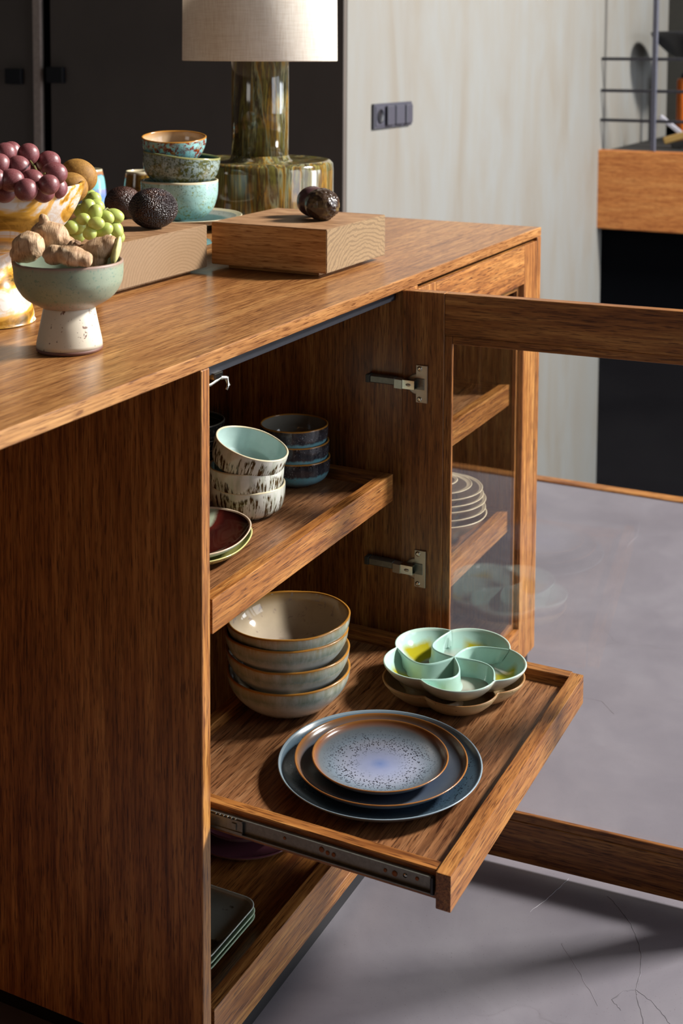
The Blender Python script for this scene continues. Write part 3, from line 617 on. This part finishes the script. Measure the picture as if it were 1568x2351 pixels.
# local axes: x to the right in the picture, y away, z up
ginger(at(66, 566, 1.535), [(0, 0, 0, .019, .018, .0185, .3), (-.006, .002, -.008, .016, .016, .012, 0), (.008, 0, .008, .010, .011, .008, .5)], 'stubby ginger knob at the left of the footed bowl', None, None)
ginger(at(118, 540, 1.565), [(0, 0, 0, .022, .017, .017, .35), (-.014, .004, .006, .010, .010, .010, .2), (-.009, 0, .017, .006, .006, .008, .3), (.016, .003, -.012, .012, .013, .012, .6), (.004, 0, -.018, .013, .013, .014, 0)], 'tall ginger knob rising behind the others in the footed bowl', None, None)
ginger(at(165, 588, 1.51), [(0, 0, 0, .020, .015, .013, .15), (-.020, .002, .001, .014, .013, .012, -.1), (.013, 0, -.003, .012, .012, .010, .4), (.0, .002, .012, .005, .005, .006, 0)], 'low pale ginger piece at the front of the footed bowl', None, (.004, .003, .0150))
ginger(at(226, 572, 1.56), [(0, 0, 0, .021, .015, .014, -.25), (.012, 0, .004, .012, .013, .013, 0), (-.017, .001, -.005, .010, .010, .009, 0), (-.004, 0, -.013, .014, .013, .010, 0)], 'ginger piece with a pale cut end at the right of the footed bowl', (.0215, -.002, -.001, .0050, .0110, .0175), None)

# --- marbled pedestal bowl with red grapes and kiwi
mx_, my_ = .0167, .3564
def marbled():
    k = NT('amber_marbled_resin'); v = k.vec((1, 1, 1)); f = k.noise(k.vec((1, 1, 1.6)), 7, 4, .55, 2.0)
    c = k.ramp(f, [(.28, lin('#4a3a12')), (.38, lin('#96681c')), (.44, lin('#cf9a3c')), (.485, lin('#c9c2ba')), (.58, lin('#c6c1bd')), (.615, lin('#cf9c40')), (.66, lin('#9c6a1c')), (.74, lin('#5d4618'))])
    g = k.noise(v, 16, 5, .6, 2.2); c = k.mix(k.ramp(g, [(.44, 0.0), (.5, .45), (.56, 0.0)]), c, lin('#b98a38'))
    return k.done(c, .3, 0, .45)
MAR = marbled()
mb = tag(empty('pedestal_bowl', (mx_, my_, 0)), 'amber and white marbled pedestal bowl filled with red grapes', 'bowl')
mo = [(0, .098), (.050, .098), (.074, .104), (.100, .124), (.117, .148), (.1265, .170), (.1300, .1840)]
link('bowl', lathe_mesh('bowl', vessel_prof(mo, .006), 96, wobble(9, .012, .002)), [MAR, MAR, MAR], mb, (mx_, my_, 0))
link('pedestal', lathe_mesh('pedestal', [(r, z, 0) for r, z in catmull([(0, .0005), (.058, .0005), (.0615, .004), (.0600, .018), (.0520, .036), (.0400, .052), (.0345, .070), (.0335, .086), (.042, .095), (.052, .0985), (0, .0985)], 4)], 80, wobble(4, .03, 0)), MAR, mb, (mx_, my_, 0))
def grapemat(name, a, b, c, sss):
    k = NT(name); f = k.noise(k.vec(), 40, 4, .6, .5); g = k.noise(k.vec(), 160, 3)
    col = k.ramp(f, [(.3, lin(a)), (.5, lin(b)), (.72, lin(c))]); k.b.inputs['Subsurface Weight'].default_value = sss; k.b.inputs['Subsurface Radius'].default_value = (.006, .004, .002); k.b.inputs['Subsurface Scale'].default_value = .6
    return k.done(col, k.ramp(g, [(.3, .28), (.7, .5)]), 0, .5)
RGR = grapemat('red_grape_skin', '#43181a', '#74363a', '#a38080', .05); GGR = grapemat('green_grape_skin', '#84953c', '#a2ae56', '#bdc480', .15); STEMG = plain('grape_stem', '#6a6a35', .7)
def bunch(name, loc, grapes, mat, stems, label, cat):
    t = tag(empty(name, loc), label, cat)
    base = [blob_mesh('grape', 1, 1, 1, 4, (lambda s: (lambda d: 1+.02*mn.noise(d*1.5+Vector((s, 0, 0)))))(i)) for i in range(3)]
    for i, (px, py, d, a, b, ang) in enumerate(grapes):
        o = link('grape', base[i % 3], mat, t, at(px, py, d)); o.scale = (a, b, b)
        q = (rgt*math.cos(math.radians(ang))+upv*math.sin(math.radians(ang))).to_track_quat('X', 'Z'); o.rotation_euler = q.to_euler()
    bm = bmesh.new()
    for s in stems: tube(bm, [at(*p)-Vector(loc) for p in s], .0013, 6)
    link('stalk', mesh_of(bm, 'stalk'), STEMG, t, loc)
    return t
R_ = .0143
bunch('red_grape_bunch', (mx_, my_, .115), [(65, 354, 1.640, .0142, .0136, 80), (111, 372, 1.655, .0155, .0142, 10), (42, 383, 1.610, .0148, .0140, -20), (125, 398, 1.625, .0165, .0142, -8), (26, 414, 1.585, .0158, .0142, 5), (74, 414, 1.600, .0135, .0145, 90), (112, 424, 1.585, .0130, .0125, 0), (12, 352, 1.625, .0140, .0135, 30), (24, 350, 1.665, .0145, .0135, 60), (-2, 378, 1.600, .0140, .0140, 0), (-12, 412, 1.58, .0140, .0140, 0), (-24, 360, 1.64, .0145, .0140, 0), (60, 436, 1.575, .014, .014, 0), (84, 388, 1.665, .014, .014, 0), (-45, 392, 1.62, .0145, .014, 0), (-60, 425, 1.62, .0145, .014, 0), (100, 440, 1.62, .014, .014, 0), (10, 440, 1.60, .0145, .014, 0), (-30, 445, 1.60, .0145, .014, 0), (60, 400, 1.69, .0145, .014, 0), (20, 395, 1.70, .0145, .014, 0), (130, 432, 1.66, .014, .014, 0)], RGR,
      [[(78, 380, 1.60), (84, 392, 1.605), (92, 402, 1.61), (98, 412, 1.62)], [(84, 392, 1.605), (74, 398, 1.61)], [(92, 402, 1.61), (104, 398, 1.61)], [(76, 378, 1.60), (70, 370, 1.62)]], 'bunch of large red grapes heaped in the marbled pedestal bowl', 'grapes')
def kiwim():
    k = NT('kiwi_skin'); f = k.noise(k.vec(), 260, 3, .6); c = k.ramp(f, [(.3, lin('#7a5624')), (.5, lin('#8c642b')), (.7, lin('#9a7234'))]); k.bump(f, .25, .001); return k.done(c, .65, 0, .3)
KI = kiwim()
kq = at(181, 403, 1.80)
o = fruit('kiwi', blob_mesh('kiwi', .0265, .0225, .0225, 4, lambda d: 1+.02*mn.noise(d*1.3)), KI, kq, (0, 0, 0), 'golden brown kiwi resting over the right rim of the pedestal bowl', 'kiwi')
o.rotation_euler = (rgt*.85-upv*.45).to_track_quat('X', 'Z').to_euler()
kq = at(160, 432, 1.76)
o = fruit('kiwi', blob_mesh('kiwi', .0250, .0215, .0215, 4, lambda d: 1+.02*mn.noise(d*1.3)), KI, kq, (0, 0, 0), 'kiwi tucked low inside the pedestal bowl beside the red grapes', 'kiwi')
o.rotation_euler = (rgt*.9+upv*.1).to_track_quat('X', 'Z').to_euler()
# --- green grapes on the board behind
bunch('green_grape_bunch', (at(205, 520, 1.9).x, at(205, 520, 1.9).y, .0778), [(218, 490, 1.86, .0135, .0105, 75), (262, 496, 1.90, .0150, .0110, -15), (244, 499, 1.87, .0120, .0098, -30), (191, 503, 1.83, .0100, .0086, 5), (221, 513, 1.82, .0118, .0094, 0), (206, 536, 1.82, .0098, .0094, 0), (239, 528, 1.84, .0135, .0100, 25), (263, 527, 1.90, .0150, .0120, -55), (202, 475, 1.89, .0120, .0110, 60), (222, 474, 1.90, .0120, .0105, -30), (216, 456, 1.92, .0110, .0100, -20), (204, 452, 1.94, .0120, .0105, 45), (178, 519, 1.86, .0130, .0120, 60), (163, 522, 1.85, .0110, .0100, 0), (188, 485, 1.90, .0120, .0110, 0), (176, 540, 1.88, .0130, .0120, 0), (240, 545, 1.89, .0120, .0110, 0), (268, 545, 1.93, .0120, .0110, 0), (230, 505, 1.93, .0130, .0120, 0), (205, 505, 1.92, .0130, .0120, 0)], GGR,
      [[(200, 505, 1.86), (212, 502, 1.87), (226, 500, 1.88)], [(236, 485, 1.87), (246, 478, 1.88), (252, 484, 1.89)]], 'bunch of green grapes lying on the cutting board behind the ginger', 'grapes')

# ------------------------------------------------------------------ on the pulled-out tray
TF = -.5658-.0203+.0002     # tray floor
def slate(name, R, rad, dark, rimc, speck, rough=.2):
    st = [(p, h) for p, h in rad]
    return glaze(name, 'r', 0, R, st, speck, rough, None, .12)
PS = slate('speckled_blue_glaze', .0885, [(0, '#6478a6'), (.16, '#8089a8'), (.50, '#8b91a3'), (.72, '#6d7a87'), (.885, '#5f6468'), (.96, '#84502a'), (1, '#8a5428')], '', '', ())
def ringspecks(m, r0, r1, r2, scale, th, col):
    """dark specks gathered in a ring"""
    k = m.node_tree; t = NT.__new__(NT); t.m = m; t.t = k; t.tc = [n for n in k.nodes if n.type == 'TEX_COORD'][0]; t.b = [n for n in k.nodes if n.type == 'BSDF_PRINCIPLED'][0]
    src = t.b.inputs['Base Color'].links[0].from_socket; r = t.rad()
    band = t.ramp(t.rng(r, r0, r2), [(0, 0.0), ((r1-r0)/(r2-r0)*.7, 1.0), ((r1-r0)/(r2-r0)*1.25, .9), (1, 0.0)])
    vo = t.n('ShaderNodeTexVoronoi'); vo.inputs['Scale'].default_value = scale; t.l(t.vec((1, 1, 1)), vo.inputs['Vector'])
    f = t.math('SUBTRACT', t.math('ADD', th, t.math('MULTIPLY', t.math('SUBTRACT', t.noise(t.vec(), scale*.35, 3), .5), .75)), vo.outputs['Distance'])
    msk = t.mix(1.0, t.ramp(f, [(0, 0.0), (.06, 1.0)]), band, 'MULTIPLY')
    t.l(t.mix(msk, src, lin(col)), t.b.inputs['Base Color']); return m
ringspecks(PS, .022, .052, .078, 330, .36, '#22252e')
PM = slate('navy_bronze_glaze', .1125, [(0, '#2a3346'), (.55, '#2b3448'), (.74, '#434d5c'), (.90, '#565c66'), (.965, '#7a5638'), (1, '#9a6a3a')], '', '', ())
PL = slate('slate_blue_glaze', .134, [(0, '#35455c'), (.70, '#2d3d50'), (.82, '#2f414f'), (.93, '#4d6170'), (1, '#6f8290')], '', '', ())
ringspecks(PL, .085, .112, .128, 260, .30, '#141b24')
UND = solid_glaze('slate_underside', '#55606a', .3)
def plate_prof(R, h, t):
    return [(0, .0003), (R*.55, .0003), (R*.60, .0012), (R*.72, .0036), (R*.88, h*.45), (R*.965, h*.80), (R, h)]
def plate(name, R, h, t, mats, loc, label, group=None, tilt=None, wob=None):
    return vessel(name, plate_prof(R, h, t), t, mats, loc, label, 'plate', group, wob, 96, tilt, [(0, t), (R*.3, t), (R*.52, t+.0003), (R*.68, t+.0016), (R*.83, t+(h-t)*.34), (R*.93, t+(h-t)*.68), (R-.0024, h)])
gpl = 'blue glazed plates nested on the pulled-out tray'
plate('dinner_plate', .1335, .0215, .0040, mats3(UND, solid_glaze('slate_rim', '#7d8d98', .25), PL), (.187, -.142, TF), 'large slate blue plate, lowest of three on the pulled-out tray', gpl)
plate('side_plate', .1125, .0205, .0036, mats3(UND, RIMB, PM), (.178, -.1475, TF+.0125), 'medium navy plate with bronze rim between two others on the pulled-out tray', gpl)
plate('small_plate', .0885, .0165, .0034, mats3(UND, RIMB, PS), (.172, -.149, TF+.0235), 'small speckled blue plate, topmost of three on the pulled-out tray', gpl)
# --- four tall bowls
SO = glaze('grey_green_drip', 'z', 0, .058, [(0, '#857c75'), (.16, '#75726d'), (.34, '#c3c7c3'), (.55, '#bcc2bb'), (.74, '#8b9888'), (.9, '#a8a58e'), (1, '#a88c5a')], (), .16, ('#c9ccc8', .45), .16, .012)
SI = glaze('beige_inside', 'z', 0, .058, [(0, '#a8998b'), (.3, '#b3a48e'), (.72, '#b5a287'), (.92, '#a98c60'), (1, '#8f6a35')], [(60, .60, '#9c8b7c', None)], .08, None, .08)
bo = [(0, .0003), (.040, .0003), (.046, .002), (.062, .011), (.078, .027), (.0868, .043), (.0895, .0580)]
for i, (z, dx, dy, tl, lb) in enumerate(((TF, 0, 0, (0, 0), 'lowest'), (TF+.0285, .001, .001, (.5, .4), 'second from the bottom'), (TF+.0575, -.002, .002, (1.6, -1.2), 'second from the top'), (TF+.0745, .002, -.001, (1.5, -1.9), 'topmost'))):
    vessel('serving_bowl', bo, .0036, mats3(SO, RIMO, SI), (.302+dx, .057+dy, z), 'grey-green bowl with brown rim, %s of four stacked on the pulled-out tray' % lb, 'bowl', 'grey-green bowls on the pulled-out tray', wobble(20+i*3, .018, .0028), 96, (math.radians(tl[0]), math.radians(tl[1]), i*1.3))
# --- two flower dishes
DC, RP = .050, .058
NOT0 = math.radians(97)
def rpet(a, rot):
    b = (a-NOT0-rot+math.pi*4) % (2*math.pi/5)-math.pi/5      # 0 in the middle of a petal
    return DC*math.cos(b)+math.sqrt(max(0, RP*RP-(DC*math.sin(b))**2))
def flower(name, loc, rot, mats, label, mint, hp=.0312):
    t = tag(empty(name, loc), label, 'dish', 'flower-shaped dishes')
    H = .031; T = .0032; N = 180
    prof = [(0, .0003, 0), (.55, .0003, 0), (.66, .0008, 0), (.79, .006, 0), (.91, .0165, 0), (.985, .0265, 0), (1.0, H-.0008, 1), (.997, H, 1), (.985, H+.0004, 1), (.972, H-.0002, 1), (.958, .0275, 2), (.885, .018, 2), (.775, .0085, 2), (.67, .0045, 2), (.55, .0036, 2), (.35, .0036, 2), (.18, .0036, 2), (0, .0036, 2)]
    vs, fs, mi, rows = [], [], [], []
    for s, z, m in prof:
        if s == 0: rows.append([len(vs)]); vs.append((0, 0, z)); continue
        rows.append(list(range(len(vs), len(vs)+N)))
        for k_ in range(N):
            a = 2*math.pi*k_/N; R = rpet(a, rot); R = R*(.55+.45*min(1, s))+.0*R if s > .5 else R
            R0 = rpet(a, rot); r = R0*s
            vs.append((r*math.cos(a), r*math.sin(a), z))
    for i in range(len(rows)-1):
        A, B = rows[i], rows[i+1]
        for k_ in range(N):
            k2 = (k_+1) % N
            fs.append((A[0], B[k2], B[k_]) if len(A) == 1 else ((A[k_], A[k2], B[0]) if len(B) == 1 else (A[k_], A[k2], B[k2], B[k_]))); mi.append(prof[i][2])
    me = bpy.data.meshes.new('dish'); me.from_pydata(vs, [], fs); me.polygons.foreach_set('material_index', mi); me.polygons.foreach_set('use_smooth', [True]*len(fs)); me.update()
    link('dish', me, mats, t, loc)
    # curved partitions from the centre to the notches
    rn = rpet(NOT0+rot, rot)*.975
    for i in range(5):
        a = NOT0+rot+i*2*math.pi/5; d = Vector((math.cos(a), math.sin(a), 0)); p = Vector((-d.y, d.x, 0)); bm = bmesh.new(); rings = []
        n = 22
        for j in range(n+1):
            u = j/n; c = d*rn*u+p*.030*math.sin(math.pi*u)*(1.12-.24*u)
            u2 = u+.01; c2 = d*rn*u2+p*.030*math.sin(math.pi*u2)*(1.12-.24*u2); tg = (c2-c).normalized(); nn = Vector((-tg.y, tg.x, 0))
            hw, h = .0017, hp-(.0035*math.sin(math.pi*u))
            row = []
            for x, z in ((-hw*3.2, .0034), (-hw*1.5, .009), (-hw, h-.003), (-hw*.7, h-.0006), (0, h), (hw*.7, h-.0006), (hw, h-.003), (hw*1.5, .009), (hw*3.2, .0034)):
                q = c+nn*x; fz = .67+(.97-.67)*min(1, max(0, (z-.0036)/.024))**.62; lim = rpet(math.atan2(q.y, q.x), rot)*fz
                if q.length > lim: q = q*(lim/q.length)
                row.append(bm.verts.new(q+Vector((0, 0, z))))
            rings.append(row)
        for A, B in zip(rings, rings[1:]):
            for q in range(8): bm.faces.new((A[q], A[q+1], B[q+1], B[q]))
        link('partition', mesh_of(bm, 'partition'), mats[2] if not mint else mint, t, loc, True)
    return t
def petalmat():
    k = NT('mint_petal_glaze'); o = k.sep(); z = o[2]
    f = k.noise(k.vec((1, 1, 1), False), 26, 5, .6, .5)
    ang = k.math('ARCTAN2', o[1], o[0]); r = k.rad()
    c = k.ramp(k.rng(k.math('ADD', z, k.math('MULTIPLY', k.math('SUBTRACT', f, .5), .008)), .0036, .022), [(0, lin('#a9a89c')), (.10, lin('#9fb0a6')), (.35, lin('#9cc2b6')), (1, lin('#aed0c5'))])
    # one olive yellow brush mark in each petal, lying against the outer wall
    ph = k.math('FRACT', k.math('ADD', k.math('MULTIPLY', k.math('SUBTRACT', ang, NOT0), 5/(2*math.pi)), 10.0))
    rr = k.math('ADD', r, k.math('MULTIPLY', k.math('SUBTRACT', f, .5), .012))
    band = k.ramp(k.rng(rr, .050, .100), [(0, 0.0), (.12, .0), (.24, 1.0), (.76, 1.0), (.90, 0.0)])
    pw = k.ramp(ph, [(.22, 0.0), (.34, 1.0), (.72, 1.0), (.84, 0.0)])
    c = k.mix(k.mix(1.0, band, pw, 'MULTIPLY'), c, lin('#a39a22'))
    gb = k.ramp(k.rng(rr, .044, .064), [(0, 0.0), (.5, .8), (1, 0.0)]); c = k.mix(k.mix(1.0, gb, pw, 'MULTIPLY'), c, lin('#6b6466'))
    return k.done(c, .09, 0, .5)
MINTW = solid_glaze('mint_wall', '#a6c9be', .09, .08); CRMO = glaze('cream_stoneware', 'z', 0, .031, [(0, '#a8987e'), (.5, '#bcae94'), (.9, '#cfcdb8'), (1, '#c6d6c8')], [(200, .68, '#9a8866', None)], .3)
FX, FY = .451, -.142
SAND = glaze('sand_stoneware', 'z', 0, .031, [(0, '#b39a70'), (.6, '#c6ad82'), (1, '#c3a574')], [(160, .66, '#5f4526', None)], .4); SANDI = solid_glaze('sand_inside', '#a58c68', .35, .12, [(180, .60, '#4a3a24', (20, .45))])
flower('flower_dish', (FX-.006, FY+.001, TF), math.radians(7), [SAND, solid_glaze('sand_rim', '#9a6f42', .4), SANDI], 'sand coloured flower-shaped dish under the mint one on the pulled-out tray', None, .0165)
flower('flower_dish', (FX, FY, TF+.0195), 0, [CRMO, solid_glaze('pale_mint_rim', '#bcd5c8', .12), petalmat()], 'mint green flower-shaped dish with five swirling compartments, on top of the sand one', MINTW)

# ------------------------------------------------------------------ on the closed middle tray
MF = -.3061-.0203+.0002
BO = glaze('charcoal_over_blue', 'z', 0, .042, [(0, '#5d5a52'), (.06, '#6d8590'), (.25, '#74a9bb'), (.46, '#6aa8b6'), (.54, '#33343c'), (.8, '#2a2a31'), (.95, '#241f20'), (1, '#5a3a20')], [(420, .60, '#7d7d80', (40, .40))], .14, ('#8a8a8c', .25), .2, .010)
BI = solid_glaze('grey_inside', '#8b877c', .08)
bb = [(0, .0003), (.030, .0003), (.037, .002), (.0480, .0095), (.0530, .0200), (.0545, .0315), (.0545, .0420)]
for i, lb in enumerate(('lowest', 'middle', 'topmost')):
    vessel('small_bowl', bb, .003, mats3(BO, RIMO, BI), (.496-.001*i, .149+.0015*i, MF+i*.0262), 'charcoal and blue glazed bowl, %s of the stack at the back of the middle tray' % lb, 'bowl', 'charcoal and blue bowls on the middle tray', wobble(40+i, .006, .0006))
def brushed(name, seed):
    """off-white glaze with dark brown upright brush marks round the wall"""
    k = NT(name); o = k.sep(); ang = k.math('ARCTAN2', o[1], o[0])
    cv = k.n('ShaderNodeCombineXYZ'); k.l(k.math('MULTIPLY', ang, 9.0), cv.inputs[0]); k.l(k.math('MULTIPLY', o[2], 28.0), cv.inputs[1]); cv.inputs[2].default_value = seed
    f = k.noise(cv.outputs[0], 1.6, 4, .6, .15)
    cv2 = k.n('ShaderNodeCombineXYZ'); k.l(k.math('MULTIPLY', ang, 1.3), cv2.inputs[0]); cv2.inputs[2].default_value = seed*2.0; big = k.noise(cv2.outputs[0], 1.0, 2)
    hb = k.math('ADD', k.math('MULTIPLY', big, .085), -.006); up = k.math('SUBTRACT', hb, o[2])
    m = k.mix(1.0, k.ramp(f, [(.47, 0.0), (.55, 1.0)]), k.ramp(k.math('ADD', k.math('MULTIPLY', up, 60.0), k.math('MULTIPLY', f, .8)), [(.25, 0.0), (.5, 1.0)]), 'MULTIPLY')
    c = k.ramp(k.noise(k.vec(), 30, 4), [(.3, lin('#b9b8ae')), (.7, lin('#cfd0c8'))])
    gr = k.ramp(k.noise(cv.outputs[0], .7, 3), [(.5, 0.0), (.7, .6)]); c = k.mix(gr, c, lin('#9aa38a'))
    c = k.mix(m, c, k.ramp(f, [(.45, lin('#6a6230')), (.6, lin('#3a2413'))])); return k.done(c, .14)
WI = solid_glaze('pale_aqua_inside', '#a9bfba', .1)
wb = [(0, .0003), (.033, .0003), (.039, .002), (.0500, .010), (.0545, .0230), (.0560, .0360), (.0560, .0460)]
for i, (dz, tl, lb) in enumerate(((0, (0, 0, .4), 'lowest'), (.0285, (1, .5, 2.2), 'middle'), (.0635, (12.5, 8.5, 1.0), 'tilted and topmost'))):
    o = vessel('brushed_bowl', wb, .0032, mats3(brushed('brush_marked_glaze_%d' % i, 3.7*i+1), RIMC, WI), (.336+(.001, -.002, -.004)[i], .145+(0, 0, .004)[i], MF+dz), 'off-white bowl with dark brush marks, %s of its stack on the middle tray' % lb, 'bowl', 'brush-marked bowls on the middle tray', wobble(50+i, .008, .0008))
    if i < 2: o.rotation_euler = (math.radians(tl[0]), math.radians(tl[1]), tl[2])
    else:
        ax = (fwd*1.0+rgt*.35); ax.z = 0; ax.normalize(); o.rotation_euler = (Matrix.Rotation(math.radians(17), 3, ax) @ Matrix.Rotation(1.0, 3, 'Z')).to_euler()
DKO = glaze('black_green_glaze', 'z', 0, .045, [(0, '#26282a'), (1, '#303230')], [(200, .6, '#6a6d68', None)], .2); DKI = solid_glaze('dark_olive_inside', '#2c3012', .15)
db_ = at(440, 963, 2.15)
for i, lb in enumerate(('lowest', 'second from the bottom', 'second from the top', 'topmost')):
    vessel('dark_bowl', bb, .003, mats3(DKO, solid_glaze('grey_rim', '#6e6c60', .2), DKI), (db_.x, db_.y, MF+(0, .016, .032, .0405)[i]), 'black and olive bowl, %s, half hidden behind the near cabinet side' % lb, 'bowl', 'dark bowls on the middle tray', wobble(60+i, .006))
# two rounded plates with uneven outline
def lobed(R):
    def f(r, z, a): return r*(1+.07*math.cos(2*(a-.35))+.03*math.cos(3*a+1)), z
    return f
def oxblood():
    k = NT('oxblood_glaze'); o = k.sep(); f = k.noise(k.vec((1, 1, 1), False), 18, 4)
    s = k.math('ADD', k.math('MULTIPLY', o[1], -1.1), k.math('MULTIPLY', k.math('SUBTRACT', f, .5), .05))
    c = k.ramp(k.rng(s, -.06, .06), [(.42, lin('#8f9680')), (.49, lin('#4a1a14')), (.62, lin('#2a0d0b')), (.95, lin('#330f0a'))]); return k.done(c, .08)
CEL = solid_glaze('celadon_outside', '#b3c4b4', .15); OLV = solid_glaze('olive_outside', '#a8a05e', .2, .15, [(90, .6, '#4a4420', None)])
PI_ = [(0, .0034), (.035, .0034), (.055, .0044), (.072, .0090), (.081, .0132), (.0862, .0175)]
pp = [(0, .0003), (.052, .0003), (.058, .0012), (.072, .0055), (.084, .0120), (.0890, .0175)]
vessel('oval_plate', pp, .0032, mats3(OLV, solid_glaze('olive_rim_b', '#b5ad72', .15), solid_glaze('olive_inside', '#8f8c50', .2)), (.176, .139, MF), 'olive plate with uneven rim under the dark red plate on the middle tray', 'plate', 'uneven plates on the middle tray', lobed(1), inner=PI_)
vessel('oval_plate', pp, .0032, mats3(CEL, solid_glaze('celadon_rim', '#b9a58e', .15), oxblood()), (.173, .139, MF+.0105), 'celadon and dark red plate with uneven rim, front of the middle tray', 'plate', 'uneven plates on the middle tray', lobed(1), inner=PI_)

# ------------------------------------------------------------------ on the cabinet floor
CF = -.8525+.0002
PK = solid_glaze('mauve_glaze', '#5d3440', .12); PKR = solid_glaze('mauve_rim', '#9c7a78', .2)
for i, (R, lb) in enumerate(((.100, 'lower'), (.078, 'upper'))):
    plate('mauve_plate', R, .018, .0036, mats3(PKR, PKR, PK), (.378+.004*i, .172+.004*i, CF+.0125*i), 'dark mauve plate, the %s of two on the cabinet floor under the tray' % lb, 'mauve plates on the cabinet floor')
def square_plate(z, s, mats, label, grp):
    n = 12; rc = .022
    def outline(h, inset):
        P = []
        for cx, cy, a0 in ((1, 1, 0), (-1, 1, 90), (-1, -1, 180), (1, -1, 270)):
            for j in range(n+1):
                a = math.radians(a0+90*j/n); r = max(.002, rc-inset*.5); P.append((cx*(s-inset-r)+r*math.cos(a), cy*(s-inset-r)+r*math.sin(a), h))
        return P
    lay = [(.0003, .022, 0), (.0010, .016, 0), (.006, .006, 0), (.0120, .0012, 0), (.0140, .0, 1), (.0148, .0008, 1), (.0144, .0022, 1), (.0115, .0036, 2), (.0062, .010, 2), (.0040, .019, 2), (.0036, .026, 2)]
    vs, fs, mi = [], [], []
    for h, ins, m in lay: vs += outline(h, ins)
    L = 4*(n+1)
    for i in range(len(lay)-1):
        for k_ in range(L): fs.append((i*L+k_, i*L+(k_+1) % L, (i+1)*L+(k_+1) % L, (i+1)*L+k_)); mi.append(lay[i][2])
    fs.append(tuple(reversed(range(L)))); mi.append(0); fs.append(tuple(range((len(lay)-1)*L, len(lay)*L))); mi.append(2)
    me = bpy.data.meshes.new('square_plate'); me.from_pydata(vs, [], fs); me.polygons.foreach_set('material_index', mi); me.polygons.foreach_set('use_smooth', [True]*len(fs)); me.update()
    o = link('square_plate', me, mats, None, (.130, .118, z)); return tag(o, label, 'plate', grp)
MG = solid_glaze('pale_green_edge', '#b4c8ac', .15); GM = glaze('grey_green_leaf', 'r', 0, .1, [(0, '#6f766e'), (1, '#8a9088')], [(22, .60, '#3a3820', None)], .12)
for i, lb in enumerate(('lowest of three', 'middle of three')): square_plate(CF+i*.0075, .0725, [MG, MG, MG], 'pale green square plate, %s at the front of the cabinet floor' % lb, 'square plates on the cabinet floor')
square_plate(CF+.0160, .0715, [solid_glaze('grey_edge', '#a9b0a4', .15), solid_glaze('grey_rim_sq', '#b3bab0', .15), GM], 'grey-green square plate, topmost of three at the front of the cabinet floor', 'square plates on the cabinet floor')
vessel('sauce_dish', [(0, .0003), (.016, .0003), (.020, .002), (.027, .010), (.0290, .018)], .0026, mats3(MG, MG, MG), (.098, .124, CF+.0205), 'small pale green sauce dish standing on the topmost square plate', 'dish')

# ------------------------------------------------------------------ behind the closed glass door
BF = -.568-.0203+.0002
CW = glaze('cream_stack_glaze', 'z', 0, .02, [(0, '#8a7c66'), (1, '#9b8f78')], [(300, .64, '#6a604c', None)], .3); CR = solid_glaze('cream_edge', '#d9c8a8', .3); CI = glaze('umber_inside', 'r', 0, .1, [(0, '#4d443c'), (1, '#6a5f50')], [(260, .62, '#3c352c', None)], .25)
sx, sy = 1.030, .122
rr = [(.0990, -.539), (.0965, -.527), (.0970, -.511), (.0920, -.5016), (.0900, -.489), (.0690, -.483), (.0410, -.476)]
names = ('lowest', 'second from the bottom', 'third from the bottom', 'middle', 'third from the top', 'second from the top', 'topmost')
for i, (R, zr) in enumerate(rr):
    h = (zr-BF) if i == 0 else (.024 if i < 5 else .014)
    prof_ = [(0, .0003), (R*.42, .0003), (R*.46, .0015), (R*.72, h*.42), (R*.92, h*.80), (R, h)]
    vessel('stacked_dish', prof_, .003, mats3(CW, CR, CI), (sx, sy, zr-h), 'cream rimmed dish, %s of the stack behind the closed glass door' % names[i], 'dish', 'cream dishes behind the closed door', wobble(70+i, .006, .0008))
